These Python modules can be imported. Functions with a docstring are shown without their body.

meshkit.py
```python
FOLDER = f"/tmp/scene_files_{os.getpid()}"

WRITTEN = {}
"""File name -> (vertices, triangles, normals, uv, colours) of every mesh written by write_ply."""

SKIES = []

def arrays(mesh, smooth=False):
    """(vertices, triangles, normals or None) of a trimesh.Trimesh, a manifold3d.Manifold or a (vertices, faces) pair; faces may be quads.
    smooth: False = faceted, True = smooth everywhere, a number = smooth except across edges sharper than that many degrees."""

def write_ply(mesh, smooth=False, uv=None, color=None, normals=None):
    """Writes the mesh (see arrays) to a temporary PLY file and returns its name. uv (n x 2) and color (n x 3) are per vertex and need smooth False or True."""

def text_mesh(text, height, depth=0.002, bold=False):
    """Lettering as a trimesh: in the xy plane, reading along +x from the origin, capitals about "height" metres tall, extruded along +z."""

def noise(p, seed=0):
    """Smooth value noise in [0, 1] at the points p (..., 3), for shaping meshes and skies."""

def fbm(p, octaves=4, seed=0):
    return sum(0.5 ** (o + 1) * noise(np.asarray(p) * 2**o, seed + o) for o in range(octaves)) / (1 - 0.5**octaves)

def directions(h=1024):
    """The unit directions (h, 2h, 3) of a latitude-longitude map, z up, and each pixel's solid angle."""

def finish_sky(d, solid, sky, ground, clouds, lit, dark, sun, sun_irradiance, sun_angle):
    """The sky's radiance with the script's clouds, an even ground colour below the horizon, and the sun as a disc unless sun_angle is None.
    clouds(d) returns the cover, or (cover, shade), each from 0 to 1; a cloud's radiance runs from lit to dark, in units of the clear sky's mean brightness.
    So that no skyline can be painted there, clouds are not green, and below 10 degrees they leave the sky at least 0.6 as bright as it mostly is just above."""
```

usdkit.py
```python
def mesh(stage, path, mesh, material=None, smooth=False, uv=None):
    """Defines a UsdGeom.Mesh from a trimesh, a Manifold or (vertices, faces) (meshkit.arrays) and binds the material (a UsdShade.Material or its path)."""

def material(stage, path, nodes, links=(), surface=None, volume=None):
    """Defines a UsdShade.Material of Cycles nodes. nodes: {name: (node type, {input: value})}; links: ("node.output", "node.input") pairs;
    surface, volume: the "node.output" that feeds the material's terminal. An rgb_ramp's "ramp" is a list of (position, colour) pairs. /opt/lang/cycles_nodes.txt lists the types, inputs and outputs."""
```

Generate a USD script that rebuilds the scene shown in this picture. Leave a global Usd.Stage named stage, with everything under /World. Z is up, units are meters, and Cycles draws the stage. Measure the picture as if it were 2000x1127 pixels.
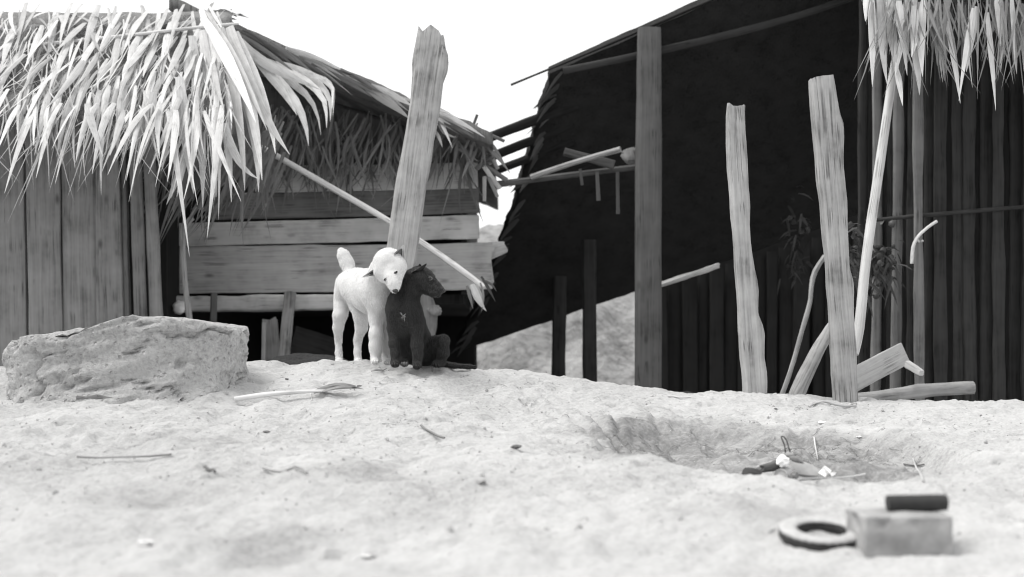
import math, random
import numpy as np
import trimesh
import meshkit, usdkit
from pxr import Usd, UsdGeom, UsdLux, UsdShade, Gf, Sdf, Vt
from scipy.interpolate import PchipInterpolator

# ------------------------------------------------------------------ camera, sky, sun, exposure
stage = Usd.Stage.CreateInMemory()
UsdGeom.SetStageUpAxis(stage, "Z"); UsdGeom.SetStageMetersPerUnit(stage, 1.0)
UsdGeom.Xform.Define(stage, "/World")
F, HOR, ZC = 2600.0, 700.0, 0.35           # focal length and eye level in photograph pixels, eye height in metres
cam = UsdGeom.Camera.Define(stage, "/World/camera")
cam.CreateHorizontalApertureAttr(36.0)
cam.CreateFocalLengthAttr(36.0 * F / 2000)
cam.CreateVerticalApertureOffsetAttr((HOR - 563.5) / 2000 * 36.0)
cam.CreateFStopAttr(2.7)
cam.CreateFocusDistanceAttr(4.75)
cam.AddTranslateOp().Set(Gf.Vec3d(0, 0, ZC)); cam.AddRotateXOp().Set(90.0)
EXPOSURE = 1.86
cam.CreateExposureAttr(EXPOSURE)
SUN_EL, SUN_AZ = math.radians(60), math.radians(262)   # azimuth from +y towards +x: the light comes from behind the camera, slightly left
sd = np.array([math.cos(SUN_EL) * math.sin(SUN_AZ), math.cos(SUN_EL) * math.cos(SUN_AZ), math.sin(SUN_EL)])
dome = UsdLux.DomeLight.Define(stage, "/World/sky")
skymat = usdkit.material(stage, "/World/Looks/overcast_sky", {
    "sky": ("sky_texture", {"sky_type": "single_scattering", "sun_disc": False, "sun_elevation": SUN_EL, "sun_rotation": SUN_AZ, "aerosol_density": 2.0}),
    "bw": ("rgb_to_bw", {}),
    "co": ("texture_coordinate", {}),
    "no": ("noise_texture", {"scale": 2.2, "detail": 4.0}),
    "rg": ("map_range", {"from_min": 0.3, "from_max": 0.7, "to_min": 5.6, "to_max": 6.8}),
    "mx": ("mix_float", {"fac": 0.85}),
    "bg": ("background_shader", {"strength": 0.06})},
    [("sky.color", "bw.color"), ("co.generated", "no.vector"), ("no.fac", "rg.value"), ("bw.val", "mx.a"), ("rg.result", "mx.b"), ("mx.result", "bg.color")], surface="bg.background")
UsdShade.MaterialBindingAPI.Apply(dome.GetPrim()).Bind(skymat)
dome.GetPrim().SetCustomDataByKey("kind", "structure")
sun = UsdLux.DistantLight.Define(stage, "/World/sun")
sun.CreateIntensityAttr(0.3); sun.CreateAngleAttr(35.0); sun.CreateNormalizeAttr(True); sun.CreateColorAttr(Gf.Vec3f(1, 0.985, 0.96))
_z = sd; _x = np.cross([0, 0, 1.0], _z); _x /= np.linalg.norm(_x); _y = np.cross(_z, _x)
sun.AddTransformOp().Set(Gf.Matrix4d(*_x, 0, *_y, 0, *_z, 0, 0, 0, 5, 1))

# ------------------------------------------------------------------ helpers
rng = np.random.default_rng(7)
rnd = random.Random(11)


def P(px, py, D, dy=0.0):
    """The point that stands D metres in front of the camera and shows at (px, py) of the photograph."""
    d = D + dy
    return np.array([(px - 1000.0) / F * d, d, ZC - (py - HOR) / F * d])


def pxm(px, D):
    return px / F * D


used = {}


def path_of(parent, name):
    base = (parent if isinstance(parent, str) else str(parent.GetPath())) if parent is not None else "/World"
    k = used.get((base, name), 0); used[(base, name)] = k + 1
    return f"{base}/{name}" + (f"_{k:03d}" if k else "")


def tag(o, label=None, cat=None, group=None, kind=None):
    for k, v in (("label", label), ("category", cat), ("group", group), ("kind", kind)):
        if v:
            o.SetCustomDataByKey(k, v)
    return o


ORIGIN = {}


def thing(name, label, cat, loc=(0, 0, 0), group=None, kind=None):
    p = path_of(None, name)
    x = UsdGeom.Xform.Define(stage, p); x.AddTranslateOp().Set(Gf.Vec3d(*map(float, loc)))
    m = np.eye(4); m[:3, 3] = loc
    ORIGIN[p] = m
    return tag(x.GetPrim(), label, cat, group, kind)


def put(name, verts, faces, mat, parent=None, smooth=False, frame=None, kind=None):
    """A mesh given in world coordinates; frame (4x4) is the local frame it is stored in. Returns the prim."""
    p = path_of(parent, name)
    up = ORIGIN[str(parent.GetPath())] if parent is not None else np.eye(4)
    fr = up if frame is None else frame
    v = np.asarray(verts, float)
    inv = np.linalg.inv(fr)
    v = v @ inv[:3, :3].T + inv[:3, 3]
    m = usdkit.mesh(stage, p, (v, np.asarray(faces)), mat, smooth=smooth)
    if frame is not None:
        rel = np.linalg.inv(up) @ fr
        m.AddTransformOp().Set(Gf.Matrix4d(*rel.T.ravel().tolist()))
    ORIGIN[p] = fr
    if kind:
        m.GetPrim().SetCustomDataByKey("kind", kind)
    return m.GetPrim()


def frame_along(a, b, xdir):
    z = np.asarray(b, float) - a; z /= np.linalg.norm(z)
    x = np.asarray(xdir, float) - z * np.dot(xdir, z); x /= np.linalg.norm(x)
    m = np.eye(4); m[:3, 0], m[:3, 1], m[:3, 2], m[:3, 3] = x, np.cross(z, x), z, a
    return m


def sweep(pts, half_w, half_t, xdir=(1, 0, 0), segs=8, sides=8, square=3.0, rough=0.0, rag0=0.0, rag1=0.0, seed=0, nscale=9.0, dome_end=0.0):
    """A pole, beam or board along pts: super-elliptic section, uneven surface, ragged ends. Returns world verts, faces, frame."""
    pts = np.asarray(pts, float); n = len(pts)
    s = np.r_[0, np.cumsum(np.linalg.norm(np.diff(pts, axis=0), axis=1))]
    hw = np.broadcast_to(half_w, (n,)).astype(float); ht = np.broadcast_to(half_t, (n,)).astype(float)
    t = np.unique(np.r_[np.linspace(0, s[-1], segs + 1), s])
    if n > 2:
        C = np.stack([PchipInterpolator(s, pts[:, k])(t) for k in range(3)], 1)
        W, T = PchipInterpolator(s, hw)(t), PchipInterpolator(s, ht)(t)
    else:
        C = np.stack([np.interp(t, s, pts[:, k]) for k in range(3)], 1)
        W, T = np.interp(t, s, hw), np.interp(t, s, ht)
    tan = np.gradient(C, axis=0); tan /= np.linalg.norm(tan, axis=1, keepdims=True)
    X = np.asarray(xdir, float)[None] - tan * (tan @ np.asarray(xdir, float))[:, None]; X /= np.linalg.norm(X, axis=1, keepdims=True)
    Y = np.cross(tan, X)
    a = (np.arange(sides) + 0.5) / sides * 2 * np.pi
    ca, sa = np.cos(a), np.sin(a)
    ex = 2.0 / square
    ux, uy = np.sign(ca) * np.abs(ca) ** ex, np.sign(sa) * np.abs(sa) ** ex
    V = C[:, None] + X[:, None] * (W[:, None] * ux)[..., None] + Y[:, None] * (T[:, None] * uy)[..., None]
    r = np.random.default_rng(seed + 1000)
    if rough:
        q = V.copy() * nscale; q[..., 2] *= 0.6
        k = (meshkit.fbm(q + seed * 7.3, 3, seed) - 0.5) * 2
        lanes = (meshkit.noise(np.stack([np.broadcast_to(a * 3.1, V.shape[:2]), np.broadcast_to(t[:, None] * 1.3, V.shape[:2]), np.full(V.shape[:2], seed * 1.7)], -1), seed + 5) - 0.5)
        out = V - C[:, None]; ln = np.linalg.norm(out, axis=-1, keepdims=True)
        V = V + out / np.maximum(ln, 1e-9) * (rough * (k + 0.9 * lanes))[..., None]
    if rag0:
        V[0] += tan[0] * (r.random(sides)[:, None] - 0.3) * rag0
    if rag1:
        e = V[-1] - C[-1]
        k = meshkit.fbm(e * 38.0 + seed * 1.37, 3, seed) * 1.6 - 0.8 + 0.25 * (r.random(sides) - 0.5)
        V[-1] += tan[-1] * (k[:, None] * rag1)
    m = len(t)
    V = np.vstack([V.reshape(-1, 3), C[0] + tan[0] * rag0 * 0.25, C[-1] + tan[-1] * (dome_end - rag1 * 0.3)])
    i, j = np.meshgrid(np.arange(m - 1), np.arange(sides), indexing="ij"); j2 = (j + 1) % sides
    q = np.stack([i * sides + j, i * sides + j2, (i + 1) * sides + j2, (i + 1) * sides + j], -1).reshape(-1, 4)
    f = np.vstack([q[:, [0, 1, 2]], q[:, [0, 2, 3]]])
    jj = np.arange(sides); j2 = (jj + 1) % sides
    f = np.vstack([f, np.stack([j2, jj, np.full(sides, m * sides)], 1), np.stack([(m - 1) * sides + jj, (m - 1) * sides + j2, np.full(sides, m * sides + 1)], 1)])
    return V, f, frame_along(C[0], C[-1], xdir)


def stick(name, pts, hw, ht, mat, parent=None, smooth=40, **kw):
    v, f, fr = sweep(pts, hw, ht, **kw)
    return put(name, v, f, mat, parent, smooth, fr)


def lone(name, label, cat, pts, hw, ht, mat, group=None, **kw):
    return tag(stick(name, pts, hw, ht, mat, None, **kw), label, cat, group)


def lumpy(center, radii, seed, amp=0.25, sub=2, scale=2.2):
    m = trimesh.creation.icosphere(sub)
    v = np.array(m.vertices)
    k = 1 + amp * 2 * (meshkit.fbm(v * scale + seed * 3.1, 3, seed) - 0.5)
    return v * k[:, None] * np.asarray(radii) + center, np.array(m.faces)


# ------------------------------------------------------------------ materials (the place is seen in black and white: all greys)
def g(v):
    return (v, v, v)


def wood(name, lo, hi, scale=1.0, rough=0.85, bump=0.5, blotch=0.5):
    """Weathered grain that runs along the local z of each piece."""
    return usdkit.material(stage, f"/World/Looks/{name}", {
        "co": ("texture_coordinate", {}), "oi": ("object_info", {}),
        "sh": ("vector_math", {"math_type": "scale", "vector1": (37.0, 19.0, 53.0)}),
        "ad": ("vector_math", {"math_type": "add"}),
        "mp": ("mapping", {"scale": (75 * scale, 75 * scale, 2.6 * scale)}),
        "n1": ("noise_texture", {"scale": 1.0, "detail": 6.0, "roughness": 0.65, "distortion": 0.6}),
        "n2": ("noise_texture", {"scale": 7.0 * scale, "detail": 4.0, "roughness": 0.6}),
        "r1": ("map_range", {"from_min": 0.32, "from_max": 0.68}),
        "r2": ("map_range", {"from_min": 0.3, "from_max": 0.7}),
        "mx": ("mix_float", {"fac": blotch}),
        "rp": ("rgb_ramp", {"ramp": [(0, g(lo)), (0.45, g((lo * 0.4 + hi * 0.6))), (1, g(hi))]}),
        "tone": ("map_range", {"from_min": 0.0, "from_max": 1.0, "to_min": 0.82, "to_max": 1.12}),
        "tn": ("vector_math", {"math_type": "scale"}),
        "mc": ("mapping", {"scale": (42 * scale, 42 * scale, 0.7 * scale)}),
        "n3": ("noise_texture", {"scale": 1.0, "detail": 3.0, "roughness": 0.5, "distortion": 0.35}),
        "cs": ("math", {"math_type": "subtract", "value2": 0.5}), "ca": ("math", {"math_type": "absolute"}),
        "cr": ("map_range", {"from_min": 0.0, "from_max": 0.03, "to_min": 0.4, "to_max": 1.0, "clamp": True}),
        "n4": ("noise_texture", {"scale": 9.0 * scale, "detail": 1.0}),
        "cm": ("map_range", {"from_min": 0.52, "from_max": 0.66, "to_min": 0.0, "to_max": 1.0, "clamp": True}),
        "ck": ("mix_float", {"a": 1.0}),
        "vk": ("voronoi_texture", {"scale": 5.0 * scale}), "mk": ("mapping", {"scale": (1.6, 1.6, 0.7)}),
        "kr": ("map_range", {"from_min": 0.03, "from_max": 0.12, "to_min": 0.45, "to_max": 1.0, "clamp": True}),
        "t2": ("vector_math", {"math_type": "scale"}), "t3": ("vector_math", {"math_type": "scale"}),
        "hs": ("mix_float", {"fac": 0.5}),
        "bp": ("bump", {"strength": bump, "distance": 0.009}),
        "p": ("principled_bsdf", {"roughness": rough, "specular_ior_level": 0.2})},
        [("oi.random", "sh.scale"), ("co.object", "ad.vector1"), ("sh.vector", "ad.vector2"), ("ad.vector", "mp.vector"), ("mp.vector", "n1.vector"),
         ("ad.vector", "n2.vector"), ("n1.fac", "r1.value"), ("n2.fac", "r2.value"), ("r1.result", "mx.a"), ("r2.result", "mx.b"), ("mx.result", "rp.fac"),
         ("oi.random", "tone.value"), ("rp.color", "tn.vector1"), ("tone.result", "tn.scale"),
         ("ad.vector", "mc.vector"), ("mc.vector", "n3.vector"), ("n3.fac", "cs.value1"), ("cs.value", "ca.value1"), ("ca.value", "cr.value"), ("ad.vector", "n4.vector"), ("n4.fac", "cm.value"),
         ("cm.result", "ck.fac"), ("cr.result", "ck.b"), ("ad.vector", "mk.vector"), ("mk.vector", "vk.vector"), ("vk.distance", "kr.value"),
         ("tn.vector", "t2.vector1"), ("ck.result", "t2.scale"), ("t2.vector", "t3.vector1"), ("kr.result", "t3.scale"), ("t3.vector", "p.base_color"),
         ("n1.fac", "hs.a"), ("ck.result", "hs.b"), ("hs.result", "bp.height"), ("bp.normal", "p.normal")], surface="p.BSDF")


def leafmat(name, lo, hi, trans=0.25):
    return usdkit.material(stage, f"/World/Looks/{name}", {
        "co": ("texture_coordinate", {}), "oi": ("object_info", {}),
        "mp": ("mapping", {"scale": (260, 260, 9)}),
        "n1": ("noise_texture", {"scale": 1.0, "detail": 4.0}),
        "n2": ("noise_texture", {"scale": 13.0, "detail": 3.0}),
        "mx": ("mix_float", {"fac": 0.5}),
        "rp": ("rgb_ramp", {"ramp": [(0.28, g(lo)), (0.42, g(lo * 0.35 + hi * 0.65)), (0.62, g(hi)), (1, g(min(0.85, hi * 1.1)))]}),
        "tone": ("map_range", {"to_min": 0.68, "to_max": 1.15}),
        "tn": ("vector_math", {"math_type": "scale"}),
        "p": ("principled_bsdf", {"roughness": 0.55, "specular_ior_level": 0.3}),
        "t": ("translucent_bsdf", {}), "m": ("mix_closure", {"fac": trans})},
        [("co.object", "mp.vector"), ("mp.vector", "n1.vector"), ("co.object", "n2.vector"), ("n1.fac", "mx.a"), ("n2.fac", "mx.b"), ("mx.result", "rp.fac"),
         ("oi.random", "tone.value"), ("rp.color", "tn.vector1"), ("tone.result", "tn.scale"), ("tn.vector", "p.base_color"), ("tn.vector", "t.color"),
         ("p.BSDF", "m.closure1"), ("t.BSDF", "m.closure2")], surface="m.closure")


def earth(name, lo, hi, fine=90.0, bump=0.9, dist=0.012, scale=3.0, pits=0.5, soil_shade=False):
    return usdkit.material(stage, f"/World/Looks/{name}", {
        "ge": ("geometry", {}),
        "n1": ("noise_texture", {"scale": scale, "detail": 7.0, "roughness": 0.62}),
        "n2": ("noise_texture", {"scale": fine, "detail": 5.0, "roughness": 0.7}),
        "n3": ("noise_texture", {"scale": fine * 0.22, "detail": 5.0, "roughness": 0.65, "distortion": 1.2}),
        "vo": ("voronoi_texture", {"scale": fine * 0.55, "randomness": 1.0}),
        "vr": ("map_range", {"from_min": 0.0, "from_max": 0.28, "to_min": 0.0, "to_max": 1.0, "clamp": True}),
        "r1": ("map_range", {"from_min": 0.3, "from_max": 0.7}),
        "r2": ("map_range", {"from_min": 0.36, "from_max": 0.6}),
        "a": ("mix_float", {"fac": 0.42}),
        "rp": ("rgb_ramp", {"ramp": [(0, g(lo)), (0.55, g(lo * 0.35 + hi * 0.65)), (1, g(hi))]}),
        **({"so": ("attribute", {"attribute": "soil_shade"}), "sn": ("map_range", {"from_min": 0.36, "from_max": 0.6, "to_min": 0.55, "to_max": 1.15}), "sm": ("math", {"math_type": "multiply"}),
            "sr": ("map_range", {"to_min": 1.0, "to_max": 0.5, "clamp": True}), "sk": ("vector_math", {"math_type": "scale"})} if soil_shade else {}),
        "h1": ("mix_float", {"fac": 0.45}), "h2": ("mix_float", {"fac": 0.25 * pits}),
        "bp": ("bump", {"strength": bump, "distance": dist}),
        "p": ("principled_bsdf", {"roughness": 0.95, "specular_ior_level": 0.1, "diffuse_roughness": 0.6})},
        [("ge.position", x + ".vector") for x in ("n1", "n2", "n3", "vo")] +
        [("n1.fac", "r1.value"), ("n2.fac", "r2.value"), ("r1.result", "a.a"), ("r2.result", "a.b"), ("a.result", "rp.fac")] + ([("so.fac", "sm.value1"), ("sn.result", "sm.value2"), ("sm.value", "sr.value"), ("n3.fac", "sn.value"), ("rp.color", "sk.vector1"), ("sr.result", "sk.scale"), ("sk.vector", "p.base_color")] if soil_shade else [("rp.color", "p.base_color")]) +
        [("n2.fac", "h1.a"), ("n3.fac", "h1.b"), ("vo.distance", "vr.value"), ("h1.result", "h2.a"), ("vr.result", "h2.b"), ("h2.result", "bp.height"), ("bp.normal", "p.normal")], surface="p.BSDF")


def plain(name, v, rough=0.8, spec=0.2, noise=0.25, scale=60.0, metallic=0.0, bump=0.2, sheen=0.0):
    return usdkit.material(stage, f"/World/Looks/{name}", {
        "ge": ("texture_coordinate", {}), "n": ("noise_texture", {"scale": scale, "detail": 5.0, "roughness": 0.65}),
        "rp": ("rgb_ramp", {"ramp": [(0.25, g(v * (1 - noise))), (0.75, g(min(0.92, v * (1 + noise))))]}),
        "bp": ("bump", {"strength": bump, "distance": 0.003}),
        "p": ("principled_bsdf", {"roughness": rough, "specular_ior_level": spec, "metallic": metallic, "sheen_weight": sheen})},
        [("ge.object", "n.vector"), ("n.fac", "rp.fac"), ("rp.color", "p.base_color"), ("n.fac", "bp.height"), ("bp.normal", "p.normal")], surface="p.BSDF")


M = dict(
    post=wood("weathered_post_wood", 0.05, 0.42, bump=1.0), board=wood("grey_board_wood", 0.2, 0.44), pale=wood("pale_board_wood", 0.3, 0.6, blotch=0.7),
    shedboard=wood("shed_board_wood", 0.09, 0.27), dim=wood("brown_board_wood", 0.06, 0.2), slatpost=wood("shade_painted_post_wood", 0.03, 0.11), slat=wood("old_slat_wood", 0.022, 0.09), dark=wood("dark_board_wood", 0.012, 0.045), soot=wood("soot_shade_wood", 0.005, 0.018), cane=wood("pale_cane", 0.3, 0.56, blotch=0.3, bump=0.15),  # slatpost and shedboard darkened to paint shade in; soot also stands in for shade
    char=wood("charred_wood", 0.01, 0.16, bump=1.0), mid=wood("worn_pole_wood", 0.1, 0.3),
    leaf=leafmat("dry_palm_leaf", 0.2, 0.64), leafdim=leafmat("shade_dimmed_palm_leaf", 0.09, 0.24), leafmid=leafmat("grey_palm_leaf", 0.05, 0.14, 0.15), leafdark=leafmat("sooty_palm_leaf", 0.02, 0.07, 0.1),  # leafdim is the leaf again with shade put into its colour
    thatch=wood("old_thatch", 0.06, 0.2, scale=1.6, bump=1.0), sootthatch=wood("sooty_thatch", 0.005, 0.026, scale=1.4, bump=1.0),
    earth=earth("trodden_earth", 0.3, 0.49, bump=0.75, dist=0.016, soil_shade=True), clay=earth("clay_mound_earth", 0.26, 0.5, fine=75.0, bump=1.0, dist=0.03, pits=1.6), bank=earth("bank_earth", 0.1, 0.4, fine=14.0, scale=1.6, dist=0.08), darkearth=earth("dark_earth", 0.05, 0.14),  # darkearth is an evenly darker earth
    white=plain("white_coat", 0.5, 0.9, 0.1, 0.12, 40), whitehair=plain("white_hair", 0.72, 0.7, 0.2, 0.05), blackhair=plain("black_hair", 0.032, 0.5, 0.4, 0.5), black=plain("black_coat", 0.008, 0.6, 0.3, 0.6, 30), eye=plain("dark_eye", 0.01, 0.15, 0.5, 0.1),
    nose=plain("wet_nose", 0.02, 0.35, 0.5, 0.2), earskin=plain("inner_ear_skin", 0.11, 0.8), grizzle=plain("grey_muzzle_hair", 0.14, 0.8), star=plain("white_chest_fur", 0.32, 0.9, 0.1, 0.3),
    tin=plain("dull_tin", 0.5, 0.45, 0.5, 0.15, 90, metallic=0.4), paper=plain("scrap_paper", 0.75, 0.8, 0.2, 0.08), card=plain("brown_cardboard", 0.35, 0.9, 0.1, 0.15),
    wire=plain("rusty_wire", 0.015, 0.6), cloth=plain("dirty_rag", 0.2, 0.95, 0.1, 0.6, 30), rope=plain("coiled_rope_fibre", 0.36, 0.9, 0.1, 0.2, 70, bump=0.8), block=plain("grey_cement", 0.26, 0.9, 0.15, 0.35, 18, bump=0.8),
    rubber=plain("dark_rubber", 0.025, 0.6, 0.3, 0.3),
)
exec_parts = True

# ------------------------------------------------------------------ ground
_by = PchipInterpolator([-300, -20, 0, 1.2, 2.1, 3.0, 3.6, 4.2, 4.7, 5.05, 5.35, 5.7, 6.3, 7.0, 9.6, 10.4, 12.0, 14, 30, 300],
                        [-0.5, -0.3, -0.13, -0.07, 0.0, 0.085, 0.125, 0.18, 0.268, 0.322, 0.33, 0.27, 0.11, 0.04, 0.0, 0.0, 0.0, 0.3, 1.0, 1.9])
_cp = np.array([-400, 187, 440, 480, 520, 560, 590, 640, 700, 760, 870, 905, 1000, 1100, 1150, 1290, 1400, 1500, 1600, 1700, 1810, 2100, 2800], float)
_cy = np.array([715, 715, 712, 709, 712, 717, 709, 706, 708, 711, 716, 721, 728, 740, 748, 765, 770, 773, 777, 783, 786, 790, 800], float)
_cx = PchipInterpolator((_cp - 1000) / F * 5.15, ZC - (_cy - HOR) / F * 5.15)


def sstep(a, b, x):
    t = np.clip((x - a) / (b - a), 0, 1)
    return t * t * (3 - 2 * t)


_dr = random.Random(31)
DENTS = [(_dr.uniform(-2, 2), _dr.uniform(1.9, 5.0), _dr.uniform(0, 3.1), _dr.uniform(0.03, 0.085), _dr.uniform(0.005, 0.013)) for _ in range(75)]
RILLS = [(0.22, 4.55, 0.36, 3.6, 0.016, 0.03), (0.30, 4.5, 0.40, 3.75, 0.014, 0.025), (0.16, 4.45, 0.31, 3.5, 0.018, 0.02), (0.48, 4.55, 0.5, 3.9, 0.016, 0.025), (0.66, 4.5, 0.64, 3.95, 0.02, 0.02),
         (0.95, 4.5, 0.9, 3.9, 0.02, 0.025), (1.15, 4.35, 1.0, 3.8, 0.02, 0.025), (1.25, 4.0, 1.05, 3.6, 0.02, 0.02), (0.02, 4.8, 0.2, 3.9, 0.02, 0.014), (-0.35, 4.7, -0.1, 3.9, 0.025, 0.012)]


def ground_z(x, y):
    x, y = np.asarray(x, float), np.asarray(y, float)
    if x.ndim == 0 or y.ndim == 0:
        return ground_z(np.atleast_1d(x) + np.zeros_like(np.atleast_1d(y)), np.atleast_1d(y) + np.zeros_like(np.atleast_1d(x))).reshape(np.broadcast(x, y).shape)
    z = _by(np.clip(y, -299, 299)) + (_cx(np.clip(x, -2.7, 3.5)) - 0.33) * sstep(3.2, 4.9, y) * (1 - sstep(5.6, 7.0, y))
    q = np.stack([x, y, np.zeros_like(x)], -1)
    # the pit on the right: steep left wall, a floor that carries the rubbish, a far wall
    wob = (meshkit.fbm(q * 5.0, 3, 3) - 0.5) * 0.26
    r = np.sqrt((np.abs(x - 0.76) / np.where(x < 0.76, 0.54, 0.5)) ** 2.6 + (np.abs(y - 3.72) / np.where(y < 3.72, 0.60, 0.80)) ** 2.6) ** (2 / 2.6) + wob
    m = 1 - sstep(np.where(x < 0.6, 0.66, 0.80), 1.0, r)
    floor = 0.03 + 0.02 * sstep(3.8, 4.3, y) - 0.055 * np.exp(-((x - 0.44) / 0.14) ** 2 - ((y - 3.62) / 0.26) ** 2) + 0.05 * (meshkit.fbm(q * 8.0, 3, 19) - 0.5)
    z = z * (1 - m) + np.minimum(z, floor) * m
    for (x0, y0, x1, y1, w, dp) in RILLS:      # rain rills that run down into the pit
        t = np.clip(((x - x0) * (x1 - x0) + (y - y0) * (y1 - y0)) / ((x1 - x0) ** 2 + (y1 - y0) ** 2), 0, 1)
        wb = 0.03 * (meshkit.noise(q * 16.0, 12) - 0.5)
        dd = np.hypot(x - x0 - t * (x1 - x0) + wb, y - y0 - t * (y1 - y0))
        z = z - dp * np.exp(-(dd / w) ** 2) * np.sin(np.pi * np.clip(t * 0.9 + 0.08, 0, 1))
    z = z - 0.036 * sstep(0.30, 0.62, x) * np.exp(-((y - 3.02) / 0.3) ** 4)
    near = np.exp(-((y - 3.6) / 6.0) ** 2)
    z = z + near * (0.05 * (meshkit.fbm(q * 2.2, 3, 1) - 0.5) * sstep(0.0, 0.5, np.abs(y - 5.2)) + 0.045 * (meshkit.fbm(q * 7.0, 3, 2) - 0.5) + 0.02 * (meshkit.fbm(q * 24.0, 3, 4) - 0.5) + 0.009 * (meshkit.fbm(q * 62.0, 2, 5) - 0.5) + 0.05 * (meshkit.fbm(q * 3.4 + 5.0, 2, 7) - 0.5) * (1 - sstep(4.0, 4.9, y)))
    for (hx_, hy_, ha, hr, hd) in DENTS:      # footprints and scrapes
        sl = (np.abs(x - hx_) < 3.2 * hr) & (np.abs(y - hy_) < 3.2 * hr)
        if np.any(sl):
            dx, dy = x[sl] - hx_, y[sl] - hy_
            u_, v_ = (dx * math.cos(ha) + dy * math.sin(ha)) / hr, (-dx * math.sin(ha) + dy * math.cos(ha)) / (hr * 0.55)
            e_ = np.sqrt(u_ ** 2 + v_ ** 2) + 0.35 * (meshkit.noise(q[sl] * 30.0, 17) - 0.5)
            z[sl] += hd * (-(1 - sstep(0.55, 1.05, e_)) + 0.45 * np.exp(-((e_ - 1.2) / 0.28) ** 2))
    z = np.array(z)
    crack = np.abs(meshkit.fbm(q * 5.5 + 9.1, 4, 8) - 0.5)
    z = z - near * 0.008 * (1 - sstep(0.0, 0.025, crack)) * sstep(2.3, 3.4, y)
    z = z + 0.5 * (meshkit.fbm(q * 0.9, 4, 6) - 0.5) * sstep(14, 18, y) * (1 - sstep(20, 40, y))
    return z


xs = np.unique(np.r_[-300, -120, -50, -25, np.linspace(-14, -3, 45), np.linspace(-3, -1.95, 40), np.arange(-1.95, 1.951, 0.0095), np.linspace(1.95, 3, 40), np.linspace(3, 14, 45), 25, 50, 120, 300])
ys = np.unique(np.r_[-300, -100, -40, -15, np.linspace(-6, 1.2, 40), np.arange(1.2, 3.0, 0.013), np.arange(3.0, 5.4, 0.0085), np.arange(5.4, 5.75, 0.02), np.linspace(5.75, 9.5, 70), np.linspace(9.5, 15, 80), np.linspace(15, 40, 20), 60, 120, 300])
GX, GY = np.meshgrid(xs, ys, indexing="ij")
GZ = ground_z(GX, GY)
gv = np.stack([GX, GY, GZ], -1).reshape(-1, 3)
ii, jj = np.meshgrid(np.arange(len(xs) - 1), np.arange(len(ys) - 1), indexing="ij"); nb = len(ys)
gq = np.stack([ii * nb + jj, (ii + 1) * nb + jj, (ii + 1) * nb + jj + 1, ii * nb + jj + 1], -1).reshape(-1, 4)
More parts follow.
